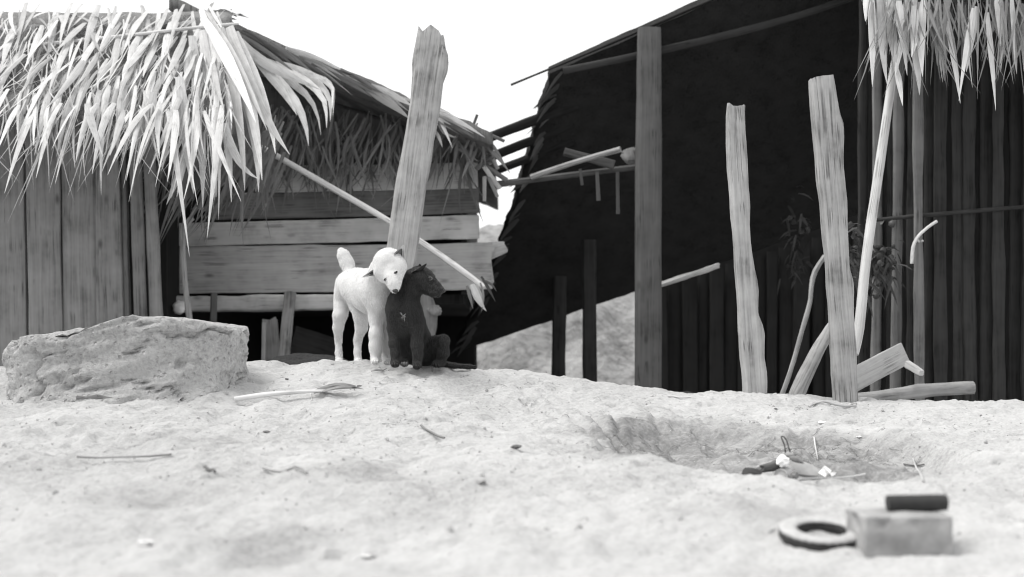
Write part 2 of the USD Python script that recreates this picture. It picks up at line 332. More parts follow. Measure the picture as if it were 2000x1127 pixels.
def soil_shade_at(x, y):
    """Shade painted into the damp, ashy subsoil of the pit, and soft painted shade patches on the trodden yard."""
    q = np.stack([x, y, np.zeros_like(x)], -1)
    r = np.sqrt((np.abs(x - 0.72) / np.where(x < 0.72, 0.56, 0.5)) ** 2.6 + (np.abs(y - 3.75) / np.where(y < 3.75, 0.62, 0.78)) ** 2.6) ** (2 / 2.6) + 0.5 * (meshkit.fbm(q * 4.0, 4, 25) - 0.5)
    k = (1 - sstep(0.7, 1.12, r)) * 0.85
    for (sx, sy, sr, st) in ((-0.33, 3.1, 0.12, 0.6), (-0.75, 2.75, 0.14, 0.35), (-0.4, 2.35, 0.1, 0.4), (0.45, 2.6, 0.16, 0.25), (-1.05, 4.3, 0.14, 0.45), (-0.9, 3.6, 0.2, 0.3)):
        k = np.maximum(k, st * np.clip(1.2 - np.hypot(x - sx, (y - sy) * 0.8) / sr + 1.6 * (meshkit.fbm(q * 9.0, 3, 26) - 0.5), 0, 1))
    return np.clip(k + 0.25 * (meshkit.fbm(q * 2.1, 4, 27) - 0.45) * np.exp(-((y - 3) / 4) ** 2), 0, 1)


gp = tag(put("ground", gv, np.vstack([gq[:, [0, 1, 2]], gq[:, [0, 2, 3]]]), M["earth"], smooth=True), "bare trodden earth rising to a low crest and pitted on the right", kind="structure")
UsdGeom.PrimvarsAPI(UsdGeom.Mesh(gp)).CreatePrimvar("soil_shade", Sdf.ValueTypeNames.FloatArray, "vertex").Set(Vt.FloatArray.FromNumpy(soil_shade_at(GX, GY).ravel().astype(np.float32)))  # paints shade of the pit and patches of the yard into the earth


def on_ground(px, D, up=0.0):
    x = (px - 1000) / F * D
    return np.array([x, D, float(ground_z(np.array(x), np.array(D))) + up])


bx, by = np.meshgrid(np.linspace(-4, 7, 220), np.linspace(0, 1, 70), indexing="ij")
bq = np.stack([bx, 10.2 + by * 4.0, np.zeros_like(bx)], -1)
bz = -0.05 + 1.55 * np.clip(by * 1.9, 0, 1) ** 0.8 + 0.55 * (meshkit.fbm(bq * 1.1, 4, 14) - 0.5) * np.clip(by * 4, 0, 1) + 0.16 * (meshkit.fbm(bq * 4.5, 3, 15) - 0.5) - 2.2 * np.clip(by - 0.8, 0, 1)
bv = np.stack([bx, bq[..., 1] + 0.5 * (meshkit.fbm(np.stack([bx, by * 3, by * 0], -1) * 1.6, 3, 16) - 0.5), bz], -1).reshape(-1, 3)
i_, j_ = np.meshgrid(np.arange(219), np.arange(69), indexing="ij")
bqd = np.stack([i_ * 70 + j_, (i_ + 1) * 70 + j_, (i_ + 1) * 70 + j_ + 1, i_ * 70 + j_ + 1], -1).reshape(-1, 4)
tag(put("earth_bank", bv, np.vstack([bqd[:, [0, 1, 2]], bqd[:, [0, 2, 3]]]), M["bank"], smooth=True), "cut earth bank seen below the open shed's roof", kind="structure")

# ------------------------------------------------------------------ clay mound at the left
def clay_mound():
    nu, nv = 150, 90
    c = np.array([-1.335, 4.66, 0.2]); hx, hy = 0.39, 0.27
    a = np.linspace(0, 2 * np.pi, nu, endpoint=False)
    e = 2 / 3.6
    ox, oy = np.sign(np.cos(a)) * np.abs(np.cos(a)) ** e, np.sign(np.sin(a)) * np.abs(np.sin(a)) ** e
    V = []
    H = lambda x: PchipInterpolator([-1.9, -1.66, -1.5, -1.42, -1.28, -1.17, -1.06, -0.985, -0.94, -0.85], [0.14, 0.205, 0.238, 0.256, 0.29, 0.286, 0.275, 0.262, 0.255, 0.25])(np.clip(x, -1.9, -0.85))
    prof = [(t, 1.0 - 0.05 * math.sin(math.pi * min(1, t * 1.6)), t) for t in np.linspace(0, 0.93, 48)] + [(0.93 + 0.07 * math.sin(b), 0.955 + 0.045 * math.cos(b), 1) for b in np.linspace(0.2, math.pi / 2, 8)] + [(1.0, s, 1) for s in np.linspace(0.93, 0.0, 34)]
    for (h, s, t) in prof:
        fl = 1.5 * max(0.0, 0.75 - t) ** 2.2
        x, y = c[0] + hx * (s + fl * 0.12) * ox, c[1] + hy * (s + fl * np.where(oy < 0, 1.0, 0.1)) * oy
        V.append(np.stack([x, y, 0.07 + (H(x) + 0.13) * h], 1))
    V = np.array(V)
    q = V.copy()
    d = 0.07 * (meshkit.fbm(q * 5, 3, 21) - 0.5) + 0.045 * (meshkit.fbm(q * 18, 3, 22) - 0.5) - 0.03 * (1 - np.clip(np.abs(meshkit.fbm(q * 6 + 3, 3, 28) - 0.5) / 0.022, 0, 1)) + 0.014 * (meshkit.fbm(q * 60, 2, 23) - 0.5)
    n = V - (c + [0, 0, 0.1]); n[..., 2] *= np.where(np.arange(len(prof)) > 50, 1, 0.1)[:, None]
    top = (np.arange(len(prof)) >= 56)[:, None]
    n = np.where(top[..., None], [0, 0, 1.0], n / (np.linalg.norm(n, axis=-1, keepdims=True) + 1e-9))
    V = V + n * (d * np.where(top, 0.5, 1.0))[..., None]
    nv = len(prof)
    i, j = np.meshgrid(np.arange(nv - 1), np.arange(nu), indexing="ij"); j2 = (j + 1) % nu
    qd = np.stack([i * nu + j, i * nu + j2, (i + 1) * nu + j2, (i + 1) * nu + j], -1).reshape(-1, 4)
    o = put("clay_mound", V.reshape(-1, 3), np.vstack([qd[:, [0, 1, 2]], qd[:, [0, 2, 3]]]), M["clay"], smooth=True)
    tag(o, "rounded block of pitted dry clay with a steep broken end, left edge", "clay mound")


clay_mound()


# ------------------------------------------------------------------ leaves
def leaf_mesh(p0, d, length, width, droop=0.3, side=None, fold=0.25, curl=0.0, seed=0, n=7):
    d = np.asarray(d, float); d /= np.linalg.norm(d)
    side = np.asarray(side if side is not None else [1, 0, 0], float)
    s = np.linspace(0, 1, n)
    C = p0 + (d[None] * s[:, None] + np.array([0, 0, -1.0])[None] * (droop * s ** 2)[:, None] + side[None] * (curl * s ** 2)[:, None]) * length
    tan = np.gradient(C, axis=0); tan /= np.linalg.norm(tan, axis=1, keepdims=True)
    r = np.random.default_rng(seed + 99)
    tw = (r.random() - 0.5) * 0.9 + (s * (r.random() - 0.5) * 1.2)
    S = side[None] - tan * (tan @ side)[:, None]; S /= np.linalg.norm(S, axis=1, keepdims=True)
    N = np.cross(tan, S)
    S2 = S * np.cos(tw)[:, None] + N * np.sin(tw)[:, None]; N2 = -S * np.sin(tw)[:, None] + N * np.cos(tw)[:, None]
    w = width * 0.5 * np.clip(0.55 + 1.1 * s, 0, 1) * np.clip(1.12 - s ** 1.9 * 1.1, 0.03, 1)
    V = np.stack([C - S2 * w[:, None], C + N2 * (fold * w)[:, None], C + S2 * w[:, None]], 1).reshape(-1, 3)
    f = []
    for i in range(n - 1):
        a = i * 3
        f += [[a, a + 1, a + 4], [a, a + 4, a + 3], [a + 1, a + 2, a + 5], [a + 1, a + 5, a + 4]]
    return V, np.array(f), frame_along(C[0], C[-1], side)


def leaf(parent, mat, *a, name="leaf", **k):
    v, f, fr = leaf_mesh(*a, **k)
    return put(name, v, f, mat, parent, True, fr)


def slab(quads, thick_dir, nu, nv, amp=0.0, seed=0, jag=None):
    """A bilinear sheet a,b,c,d (a-b top, d-c bottom) given some thickness and an uneven surface; jag roughens the edge v=0 (a-d side)."""
    a, b, c, d = [np.asarray(x, float) for x in quads]
    u, v = np.meshgrid(np.linspace(0, 1, nu), np.linspace(0, 1, nv), indexing="ij")
    if jag is not None:
        u0 = jag(v[0]); u = u0[None] + (1 - u0[None]) * u
    Q = (a[None, None] * ((1 - u) * (1 - v))[..., None] + b * (u * (1 - v))[..., None] + c * (u * v)[..., None] + d * ((1 - u) * v)[..., None])
    t = np.asarray(thick_dir, float); tn = t / np.linalg.norm(t)
    A = Q + tn * (amp * (meshkit.fbm(Q * 9, 3, seed) - 0.5))[..., None]
    B = Q + t + tn * (amp * (meshkit.fbm(Q * 9, 3, seed + 1) - 0.5))[..., None]
    n = nu * nv
    i, j = np.meshgrid(np.arange(nu - 1), np.arange(nv - 1), indexing="ij")
    q = np.stack([i * nv + j, (i + 1) * nv + j, (i + 1) * nv + j + 1, i * nv + j + 1], -1).reshape(-1, 4)
    qs = [q, q[:, ::-1] + n]
    ring = [(k, 0) for k in range(nu)] + [(nu - 1, k) for k in range(1, nv)] + [(k, nv - 1) for k in range(nu - 2, -1, -1)] + [(0, k) for k in range(nv - 2, 0, -1)]
    idx = np.array([r[0] * nv + r[1] for r in ring]); nx = np.roll(idx, -1)
    qs.append(np.stack([nx, idx, idx + n, nx + n], 1))
    q = np.vstack(qs)
    return np.vstack([A.reshape(-1, 3), B.reshape(-1, 3)]), np.vstack([q[:, [0, 1, 2]], q[:, [0, 2, 3]]])


DOWN = np.array([0, 0, -1.0])


def poly_leaf(parent, mat, pts, width, fold=0.25, n=8, name="leaf", tip=True, facing=(0, -1, 0)):
    """A leaf blade along world points, broad side towards the yard."""
    pts = np.asarray(pts, float)
    s = np.r_[0, np.cumsum(np.linalg.norm(np.diff(pts, axis=0), axis=1))]; s /= s[-1]
    t = np.linspace(0, 1, n)
    C = np.stack([PchipInterpolator(s, pts[:, k])(t) if len(pts) > 2 else np.interp(t, s, pts[:, k]) for k in range(3)], 1)
    tan = np.gradient(C, axis=0); tan /= np.linalg.norm(tan, axis=1, keepdims=True)
    S = np.cross(tan, np.asarray(facing, float)); S /= np.linalg.norm(S, axis=1, keepdims=True)
    tw = rnd.uniform(-0.5, 0.5) + t * rnd.uniform(-0.5, 0.5)
    N = np.cross(S, tan)
    S2 = S * np.cos(tw)[:, None] + N * np.sin(tw)[:, None]; N2 = -S * np.sin(tw)[:, None] + N * np.cos(tw)[:, None]
    w = 0.5 * width * np.clip(0.6 + 1.2 * t, 0, 1) * (np.clip(1.1 - t ** 2.2 * 1.08, 0.03, 1) if tip else 1)
    V = np.stack([C - S2 * w[:, None], C + N2 * (fold * w)[:, None], C + S2 * w[:, None]], 1).reshape(-1, 3)
    f = []
    for i in range(n - 1):
        a = i * 3
        f += [[a, a + 1, a + 4], [a, a + 4, a + 3], [a + 1, a + 2, a + 5], [a + 1, a + 5, a + 4]]
    return put(name, V, np.array(f), mat, parent, True, frame_along(C[0], C[-1], S[0] if abs(np.dot(S[0], C[-1] - C[0])) < 0.9 * np.linalg.norm(C[-1] - C[0]) else [0, 1, 0]))


def board_px(parent, name, mat, a, b, wa, wb, D0, D1=None, thick=0.018, seed=0, segs=10, rough=0.003, **kw):
    """A flat board facing the yard from pixel a to b, half widths wa, wb in pixels."""
    D1 = D0 if D1 is None else D1
    return stick(name, [P(*a, D0), P(*b, D1)], [pxm(wa, D0), pxm(wb, D1)], thick, mat, parent, segs=segs, sides=12, square=8.0, rough=rough, seed=seed, **kw)


# ------------------------------------------------------------------ thatched shed, front left
shed = thing("thatched_shed", "upright board shed under a shaggy eave of pale palm leaves, left edge", "shed", P(200, 640, 6.2))
ridge_D, eave_D = 6.6, 5.85
sh_roof = put("roof", *slab([P(-260, 24, ridge_D), P(452, 24, ridge_D), P(440, 235, eave_D), P(-260, 215, eave_D)], [0, 0.03, -0.05], 40, 16, 0.03, 31), M["thatch"], shed, True)
slope = np.array([0, -0.74, -0.62])
cnt = 0
for row in range(7):
    fr = row / 6.0
    y = 26 + fr * 196; D = ridge_D + (eave_D - ridge_D) * fr - 0.03
    px = -120 + (row % 2) * 9
    while px < 436:
        px += rnd.uniform(14, 21) * (1.5 if px < 150 else 1.0)
        if px > 440 - (6 - row) * 0:
            break
        right = max(0.0, (px - 300) / 150.0)
        lean = rnd.gauss(0.05, 0.12) + 0.10 * right
        ln = rnd.uniform(0.3, 0.52) * (1 + 0.18 * right) * (0.72 if px < 290 and row > 4 else 1.0)
        d = slope + np.array([lean, -0.02, rnd.uniform(0.02, 0.14)])
        dr = rnd.uniform(0.0, 0.14) if row < 4 else rnd.uniform(0.25, 0.7)
        leaf(sh_roof, M["leaf"], P(px, y + rnd.uniform(-9, 9), D - rnd.uniform(0.02, 0.05)) + [0, 0, 0.03], d, ln, rnd.choice((0.018, 0.024, 0.03, 0.036, 0.042)), droop=dr, curl=rnd.gauss(0, 0.1), seed=cnt, fold=rnd.uniform(0.1, 0.5))
        cnt += 1
# the long blades that fan out at the right end of the eave
for pts, w in [([(448, 52), (500, 190), (566, 302)], 30), ([(445, 60), (490, 210), (512, 352)], 30), ([(430, 55), (480, 190), (500, 290), (505, 375)], 27), ([(425, 60), (462, 200), (478, 372)], 28),
               ([(410, 60), (440, 230), (452, 395)], 26), ([(395, 60), (415, 240), (422, 385)], 28), ([(375, 70), (392, 250), (396, 405)], 26), ([(350, 150), (368, 300), (378, 378)], 26),
               ([(460, 62), (520, 215), (538, 300)], 22), ([(372, 260), (352, 330), (325, 400)], 18), ([(366, 265), (358, 320), (345, 385)], 15), ([(330, 200), (326, 280), (315, 335)], 24),
               ([(400, 40), (452, 130), (500, 240)], 26), ([(415, 45), (470, 140), (522, 255)], 24), ([(300, 180), (290, 250), (272, 320)], 22), ([(440, 240), (470, 320), (505, 350)], 18)]:
    Ds = np.linspace(6.2, 5.72, len(pts)) if pts[0][1] < 100 else np.linspace(5.85, 5.75, len(pts))
    poly_leaf(sh_roof, M["leaf"], [P(*p, d) for p, d in zip(pts, Ds)], pxm(w, 5.8), fold=rnd.uniform(0.1, 0.35))
# curled scraps on the ridge
for i in range(26):
    px = rnd.uniform(-60, 440)
    leaf(sh_roof, M["leaf"], P(px, rnd.uniform(18, 70), 6.5), [rnd.uniform(-1, 1), -0.4, rnd.uniform(-0.4, 0.35)], rnd.uniform(0.12, 0.25), 0.03, droop=0.5, seed=500 + i)
for i in range(14):
    leaf(sh_roof, M["leafdim"], P(rnd.uniform(365, 440), rnd.uniform(18, 42), 6.75), [rnd.uniform(-0.6, 1), 0.1, rnd.uniform(0.1, 0.5)], rnd.uniform(0.1, 0.2), 0.03, droop=0.4, seed=600 + i)
# the inner tips of the thatch, shade painted into their colour, and the frayed strands between the blades: past counting
def mass(name, mat, parent, items):
    V, Fc, k = [], [], 0
    for a in items:
        v, f, _ = leaf_mesh(*a[0], **a[1]); V.append(v); Fc.append(f + k); k += len(v)
    return put(name, np.vstack(V), np.vstack(Fc), mat, parent, True, kind="stuff")


it = []
for i in range(150):
    px = rnd.uniform(318, 560); y = rnd.uniform(240, 335) - (20 if px > 470 else 0)
    it.append(((P(px, y, rnd.uniform(6.3, 6.7)), [rnd.gauss(-0.42, 0.2), rnd.uniform(-0.3, 0.1), -1], rnd.uniform(0.18, 0.42), rnd.uniform(0.008, 0.024)), dict(droop=0.1, curl=rnd.gauss(0, 0.15), seed=700 + i, n=5)))
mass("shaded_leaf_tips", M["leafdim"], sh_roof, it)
it = []
for i in range(520):
    fr = rnd.random() ** 0.7; px = rnd.uniform(-250, 450); y = 24 + fr * 205; D = ridge_D + (eave_D - ridge_D) * fr - rnd.uniform(0.03, 0.1)
    d = slope * (1 if fr < 0.75 else 0.5) + np.array([rnd.gauss(0.02, 0.28), -0.05, rnd.uniform(-0.1, 0.12) if fr < 0.75 else rnd.uniform(-0.9, -0.2)])
    it.append(((P(px, y, D) + [0, 0, 0.03], d, rnd.uniform(0.15, 0.45), rnd.uniform(0.004, 0.012)), dict(droop=rnd.uniform(0, 0.4), curl=rnd.gauss(0, 0.25), seed=2000 + i, n=6)))
mass("frayed_strands", M["leaf"], sh_roof, it)
# boards of the front wall
for i, (a, b, wa, wb, m) in enumerate([((-60, 215), (-52, 740), 34, 36, "shedboard"), ((12, 215), (20, 740), 34, 35, "shedboard"), ((82, 215), (92, 740), 32, 33, "shedboard"), ((152, 215), (160, 740), 33, 34, "shedboard"),
                                     ((208, 215), (218, 740), 21, 29, "shedboard"), ((240, 215), (252, 740), 6, 5, "dim"), ((262, 215), (279, 740), 11, 12, "dim"), ((287, 205), (310, 740), 11, 12, "shedboard")]):
    board_px(shed, "board", M[m], a, b, wa, wb, 6.36 + 0.02 * (i % 2), 6.4 + 0.02 * (i % 2), seed=40 + i, rough=0.005)
put("back_wall", *slab([P(-300, 30, 6.8), P(325, 30, 6.8), P(325, 800, 6.8), P(-300, 800, 6.8)], [0, 0.04, 0], 8, 8, 0.0, 1), M["soot"], shed)  # dark sheet added to paint the shade behind the boards
board_px(shed, "rail", M["dim"], (-200, 318), (300, 308), 7, 7, 6.45, 6.45, seed=52)
lone("roof_pole", "thin pale bamboo pole lying across the top of the leaf eave", "pole", [P(-150, 106, 6.3), P(187, 77, 6.28), P(330, 60, 6.3), P(466, 46, 6.38)], [0.010, 0.010, 0.009, 0.007], [0.010, 0.010, 0.009, 0.007], M["cane"], segs=14, sides=8, square=2, rough=0.002)

# ------------------------------------------------------------------ plank hut, centre left
hut = thing("plank_hut", "raised hut of wide horizontal planks with a sagging thatched roof, behind the two dogs", "hut", P(620, 700, 7.2))
HD = 7.2
for i, (x0, x1, yl, yr, h, m) in enumerate([(500, 932, 350, 343, 26, "pale"), (408, 936, 405, 391, 25, "dim"), (322, 936, 459, 443, 23, "pale"), (312, 962, 528, 519, 46, "board")]):
    ti = 0.014 + 0.004 * (i % 2)
    v, f, fr = sweep([P(x0, yl, HD + 0.01 * (i % 2)), P((x0 + x1) / 2, (yl + yr) / 2 + 1, HD + 0.01 * (i % 2)), P(x1, yr, HD + 0.01 * (i % 2))], pxm(h, HD), ti, xdir=(0, 0, 1), segs=26, sides=16, square=9.0, rough=0.006, rag0=0.02, rag1=0.07 if i == 3 else 0.015, seed=60 + i)
    put("plank", v, f, M[m], hut, 40, fr)
stick("plank", [P(930, 498, HD + .03), P(988, 482, HD + .03)], [pxm(22, HD), pxm(12, HD)], 0.012, M["pale"], hut, xdir=(0, 0, 1), segs=8, sides=12, square=6, rough=0.006, rag1=0.04, seed=66)
stick("floor_beam", [P(322, 594, HD - 0.02), P(640, 591, HD - 0.02), P(800, 586, HD - 0.02)], pxm(15, HD), 0.05, M["pale"], hut, xdir=(0, 0, 1), segs=26, sides=12, square=5, rough=0.014, rag0=0.06, seed=68)
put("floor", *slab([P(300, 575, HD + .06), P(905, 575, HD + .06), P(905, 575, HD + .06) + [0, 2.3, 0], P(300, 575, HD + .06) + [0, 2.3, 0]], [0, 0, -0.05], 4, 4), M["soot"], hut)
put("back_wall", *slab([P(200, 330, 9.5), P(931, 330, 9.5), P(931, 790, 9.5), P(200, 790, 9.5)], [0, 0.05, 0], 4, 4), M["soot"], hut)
put("back_wall", *slab([P(920, 580, 9.3), P(928, 580, 9.3), P(928, 800, 9.3), P(920, 800, 9.3)], [0, 0.05, 0], 4, 4), M["soot"], hut)  # added dark strip, paints in the darkness under the hut floor
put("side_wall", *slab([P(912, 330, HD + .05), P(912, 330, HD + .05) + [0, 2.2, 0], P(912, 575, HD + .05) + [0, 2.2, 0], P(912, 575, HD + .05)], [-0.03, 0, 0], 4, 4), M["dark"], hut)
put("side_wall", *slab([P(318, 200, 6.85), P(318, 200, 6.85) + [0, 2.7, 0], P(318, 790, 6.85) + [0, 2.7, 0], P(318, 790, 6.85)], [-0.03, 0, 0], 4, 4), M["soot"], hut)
ra, rb = P(330, 18, 6.72), P(962, 286, 6.72)
h_roof = put("roof", *slab([ra, rb, rb + [0.0, 2.9, 0], ra + [0, 2.9, 0]], [0, 0, 0.07], 60, 40, 0.05, 33), M["thatch"], hut, True)
gab = put("gable_thatch", *slab([P(452, 130, HD + .09), P(925, 292, HD + .09), P(925, 335, HD + .09), P(452, 335, HD + .09)], [0, 0.05, 0], 40, 14, 0.06, 35), M["thatch"], hut, True)
it, it2 = [], []
for i in range(260):      # leaf ends that hang inside the gable over the planks, too tangled to tell apart
    px = rnd.uniform(495, 800) if i < 225 else rnd.uniform(850, 918)
    y = 200 + rnd.uniform(0, 90) + (px - 520) * 0.05
    (it if rnd.random() < 0.5 else it2).append(((P(px, y, HD - rnd.uniform(0.02, 0.14)), [rnd.gauss(-0.15, 0.35), -0.05, -1], rnd.uniform(0.14, 0.36), rnd.uniform(0.006, 0.024)), dict(droop=0.1, curl=rnd.gauss(0, 0.2), seed=900 + i, n=5)))
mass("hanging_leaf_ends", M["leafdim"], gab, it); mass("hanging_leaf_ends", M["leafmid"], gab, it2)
for pts, w in [([(487, 105), (555, 172), (588, 219), (603, 285)], 24), ([(500, 112), (575, 165), (610, 200), (627, 264)], 18), ([(520, 118), (600, 160), (634, 200), (638, 250)], 17), ([(560, 132), (625, 165), (645, 200), (645, 238)], 14),
               ([(478, 88), (530, 150), (560, 190), (580, 225)], 20), ([(540, 122), (600, 142), (650, 175), (648, 215)], 13), ([(470, 80), (520, 125), (570, 150), (625, 175)], 22), ([(600, 145), (640, 160), (652, 185), (650, 228)], 12)]:
    poly_leaf(h_roof, M["leaf"], [P(*p, d) for p, d in zip(pts, np.linspace(6.68, 6.45, len(pts)))], pxm(w, 6.6), fold=0.2)
for i in range(34):      # blades lying along the verge
    t = rnd.uniform(0.1, 0.84)
    p = ra * (1 - t) + rb * t + np.array([0, -0.03, 0.03 + rnd.uniform(-0.02, 0.04)])
    leaf(h_roof, M["leaf"] if rnd.random() < 0.3 else M["leafdim"], p, [1, rnd.uniform(-0.2, 0.1), -0.42 + rnd.gauss(0, 0.1)], rnd.uniform(0.2, 0.4), rnd.uniform(0.02, 0.04), droop=0.12, side=[0, -0.7, 0.7], seed=1100 + i)
for pts, w, m in [([(715, 172), (760, 200), (800, 232)], 20, "leafdim"), ([(725, 168), (775, 190), (806, 208)], 16, "leaf"), ([(853, 222), (868, 252), (884, 290)], 10, "leaf"), ([(855, 235), (872, 262), (893, 268)], 8, "leafdim"), ([(850, 255), (858, 270), (864, 288)], 7, "leafdim")]:
    poly_leaf(h_roof, M[m], [P(*p, d) for p, d in zip(pts, np.linspace(6.7, 6.6, len(pts)))], pxm(w, 6.6), fold=0.2)
# broken twigs and leaf bits at the low end of the roof
for i, (a, b, w, m) in enumerate([((932, 224), (918, 262), 3, "dim"), ((915, 250), (960, 300), 5, "mid"), ((920, 262), (922, 320), 4, "mid"), ((930, 275), (972, 330), 5, "mid"), ((948, 262), (966, 292), 4, "mid"), ((955, 290), (972, 330), 4, "board"),
                              ((945, 325), (976, 368), 5, "pale"), ((946, 345), (946, 392), 4, "board"), ((952, 342), (972, 385), 4, "mid"), ((958, 320), (935, 312), 4, "dim"), ((870, 226), (946, 262), 5, "board"), ((905, 240), (985, 276), 4, "dim"), ((930, 330), (968, 300), 5, "dim"), ((938, 318), (990, 352), 5, "dim")]):
    stick("twig", [P(*a, 6.9 + 0.02 * (i % 3)), P(*b, 6.95 + 0.02 * (i % 4))], pxm(w, 6.9), pxm(w * 0.6, 6.9), M[m], h_roof, segs=3, sides=6, square=2, rough=0.003, seed=80 + i)
for i in range(22):
    leaf(h_roof, M["leafdim"], P(rnd.uniform(888, 965), rnd.uniform(240, 300), 6.85), [rnd.gauss(0.2, 0.5), rnd.uniform(-0.4, 0.2), -0.7], rnd.uniform(0.08, 0.2), rnd.uniform(0.012, 0.025), droop=0.2, seed=1200 + i, n=4)

lone("leaning_pole", "thin pale pole slanting down across the plank wall behind the tall post", "pole", [P(508, 286, 6.75), P(640, 362, 6.65), P(770, 438, 6.55), P(946, 562, 6.4)], pxm(6, 6.6), pxm(6, 6.6), M["cane"], segs=16, sides=8, square=2, rough=0.003, seed=5)
fr_ = thing("frayed_leaf_tuft", "tuft of torn pale leaf ends at the foot of the slanting pole", "leaf tuft", P(935, 560, 6.38))
for pts, w, m in [([(922, 555), (932, 580), (950, 608)], 16, "leaf"), ([(912, 558), (918, 580), (924, 604)], 8, "leafdim"), ([(930, 556), (938, 575), (945, 600)], 8, "leaf"), ([(940, 540), (952, 560), (968, 590)], 7, "leafdark"), ([(945, 548), (960, 556), (970, 570)], 6, "leafdark"), ([(938, 552), (944, 580), (940, 610)], 5, "leafdim")]:
    poly_leaf(fr_, M[m], [P(*p, 6.36) for p in pts], pxm(w, 6.4))
# under the floor of the plank hut
lone("floor_post", "short pale round post propping the floor beam of the plank hut", "post", [P(567, 572, 7.05), P(560, 640, 7.0), P(552, 730, 6.95)], pxm(12, 7), pxm(12, 7), M["post"], segs=10, sides=10, square=2.2, rough=0.006, seed=12)
lone("short_board", "grey split board standing just left of the round prop under the hut", "board", [P(527, 622, 7.1), P(534, 740, 7.05)], pxm(15, 7), 0.012, M["mid"], segs=6, sides=10, square=6, rough=0.006, rag0=0.03, seed=13)
lone("thin_board", "narrow pale batten standing at the left side of the grey split board under the hut", "board", [P(516, 630, 7.03), P(514, 740, 7.0)], pxm(4, 7), 0.01, M["board"], segs=5, sides=8, square=5, rough=0.004, seed=14)
lone("dark_prop", "thin dark prop under the hut, near the left end of the floor beam", "post", [P(418, 572, 7.05), P(414, 720, 7.02)], pxm(7, 7), pxm(7, 7), M["dim"], segs=6, sides=8, square=3, rough=0.004, seed=15)
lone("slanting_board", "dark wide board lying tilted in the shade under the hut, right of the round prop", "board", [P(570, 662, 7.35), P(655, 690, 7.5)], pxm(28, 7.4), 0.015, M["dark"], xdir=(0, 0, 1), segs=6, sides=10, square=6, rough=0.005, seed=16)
st_ = thing("forked_stick", "thin crooked stick propped against the left end of the plank wall", "stick", P(372, 640, 6.55))
stick("stem", [P(376, 425, 6.6), P(357, 450, 6.58), P(359, 520, 6.56), P(373, 640, 6.55)], pxm(5.5, 6.6), pxm(5.5, 6.6), M["board"], st_, segs=14, sides=8, square=2, rough=0.003, seed=17)
stick("branch", [P(358, 455, 6.58), P(372, 432, 6.6), P(383, 405, 6.6), P(402, 410, 6.6)], pxm(3, 6.6), pxm(3, 6.6), M["board"], st_, segs=6, sides=6, square=2, seed=18)
v, f = lumpy(P(350, 600, 7.0), [0.035, 0.03, 0.035], 4, 0.4)
tag(put("white_lump", v, f, M["paper"], smooth=40), "small pale lump tucked under the left end of the floor beam", "lump")
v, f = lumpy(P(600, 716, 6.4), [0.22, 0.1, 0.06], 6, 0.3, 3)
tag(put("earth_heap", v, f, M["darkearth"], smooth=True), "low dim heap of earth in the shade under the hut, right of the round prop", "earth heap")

# ------------------------------------------------------------------ open shed, right
def RD(px, py):
    """Depth of the big roof's underside where it shows at (px, py)."""
    return 1.0 / (0.1389 - 6.2e-6 * (px - 1075) - 4.36e-5 * (py - 145))


def R(px, py, off=0.0):
    return P(px, py, RD(px, py) - off)


bigshed = thing("open_shed", "large open shed with a soot black roof and slat walls, on the right", "shed", P(1265, 780, 7.0))
jag = lambda v: 0.004 + 0.016 * np.sin(np.pi * np.clip(v, 0, 1)) + 0.016 * (meshkit.fbm(np.stack([v * 26, v * 0, v * 0 + 3.3], -1), 3, 41) - 0.3)
nrm = np.cross(R(1800, 100) - R(1100, 200), R(1240, 570) - R(1100, 200)); nrm /= np.linalg.norm(nrm); nrm *= np.sign(nrm[2])
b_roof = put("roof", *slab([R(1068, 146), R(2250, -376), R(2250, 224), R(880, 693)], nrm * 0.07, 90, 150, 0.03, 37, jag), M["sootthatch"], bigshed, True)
for i, (pts, w, m) in enumerate([([(998, 166), (1085, 130), (1380, 4), (1700, -136)], 4, "soot"), ([(948, 272), (1080, 222), (1130, 205)], 10, "soot"), ([(955, 308), (1060, 266), (1120, 242)], 9, "soot"), ([(962, 336), (1050, 302), (1120, 275)], 9, "soot"),
                             ([(955, 362), (1040, 350), (1300, 262)], 7, "soot"), ([(1100, 138), (1300, 96), (1560, 30), (1800, -60)], 7, "dark")]):
    stick("rafter", [R(*p, -0.012 if 0 < i < 5 else 0.02 if i == 0 else 0.10) for p in pts], pxm(w, 7.2) * (np.linspace(0.4, 1, len(pts)) if i == 0 else 1), pxm(w, 7.2) * 0.8, M[m], b_roof, segs=14, sides=8, square=2.2, rough=0.004, seed=100 + i)
for i in range(40):     # thatch ends sticking out of the broken edge
    v = rnd.random(); a, b = R(1075, 146), R(890, 690)
    p = a * (1 - v) + b * v + (R(1400, 300) - R(1300, 343)) * (0.25 + 0.16 * math.sin(math.pi * v))
    leaf(b_roof, M["leafdark"], p, [-0.75 + rnd.gauss(0, 0.2), 0.3, -0.45 + rnd.gauss(0, 0.25)], rnd.uniform(0.08, 0.16), rnd.uniform(0.02, 0.04), seed=1300 + i, n=4)
stick("post", [P(1268, 58, 7.02), P(1266, 400, 7.0), P(1266, 840, 7.0)], [pxm(23, 7), pxm(25, 7), pxm(26, 7)], 0.06, M["slatpost"], bigshed, segs=18, sides=12, square=5, rough=0.004, seed=110)
stick("post", [P(1150, 470, 7.9), P(1153, 800, 7.8)], pxm(14, 7.8), 0.04, M["dark"], bigshed, segs=10, sides=10, square=3, rough=0.006, seed=111)
stick("post", [P(1093, 540, 8.25), P(1090, 800, 8.2)], pxm(14, 8.2), 0.04, M["dark"], bigshed, segs=10, sides=10, square=3, rough=0.006, seed=112)
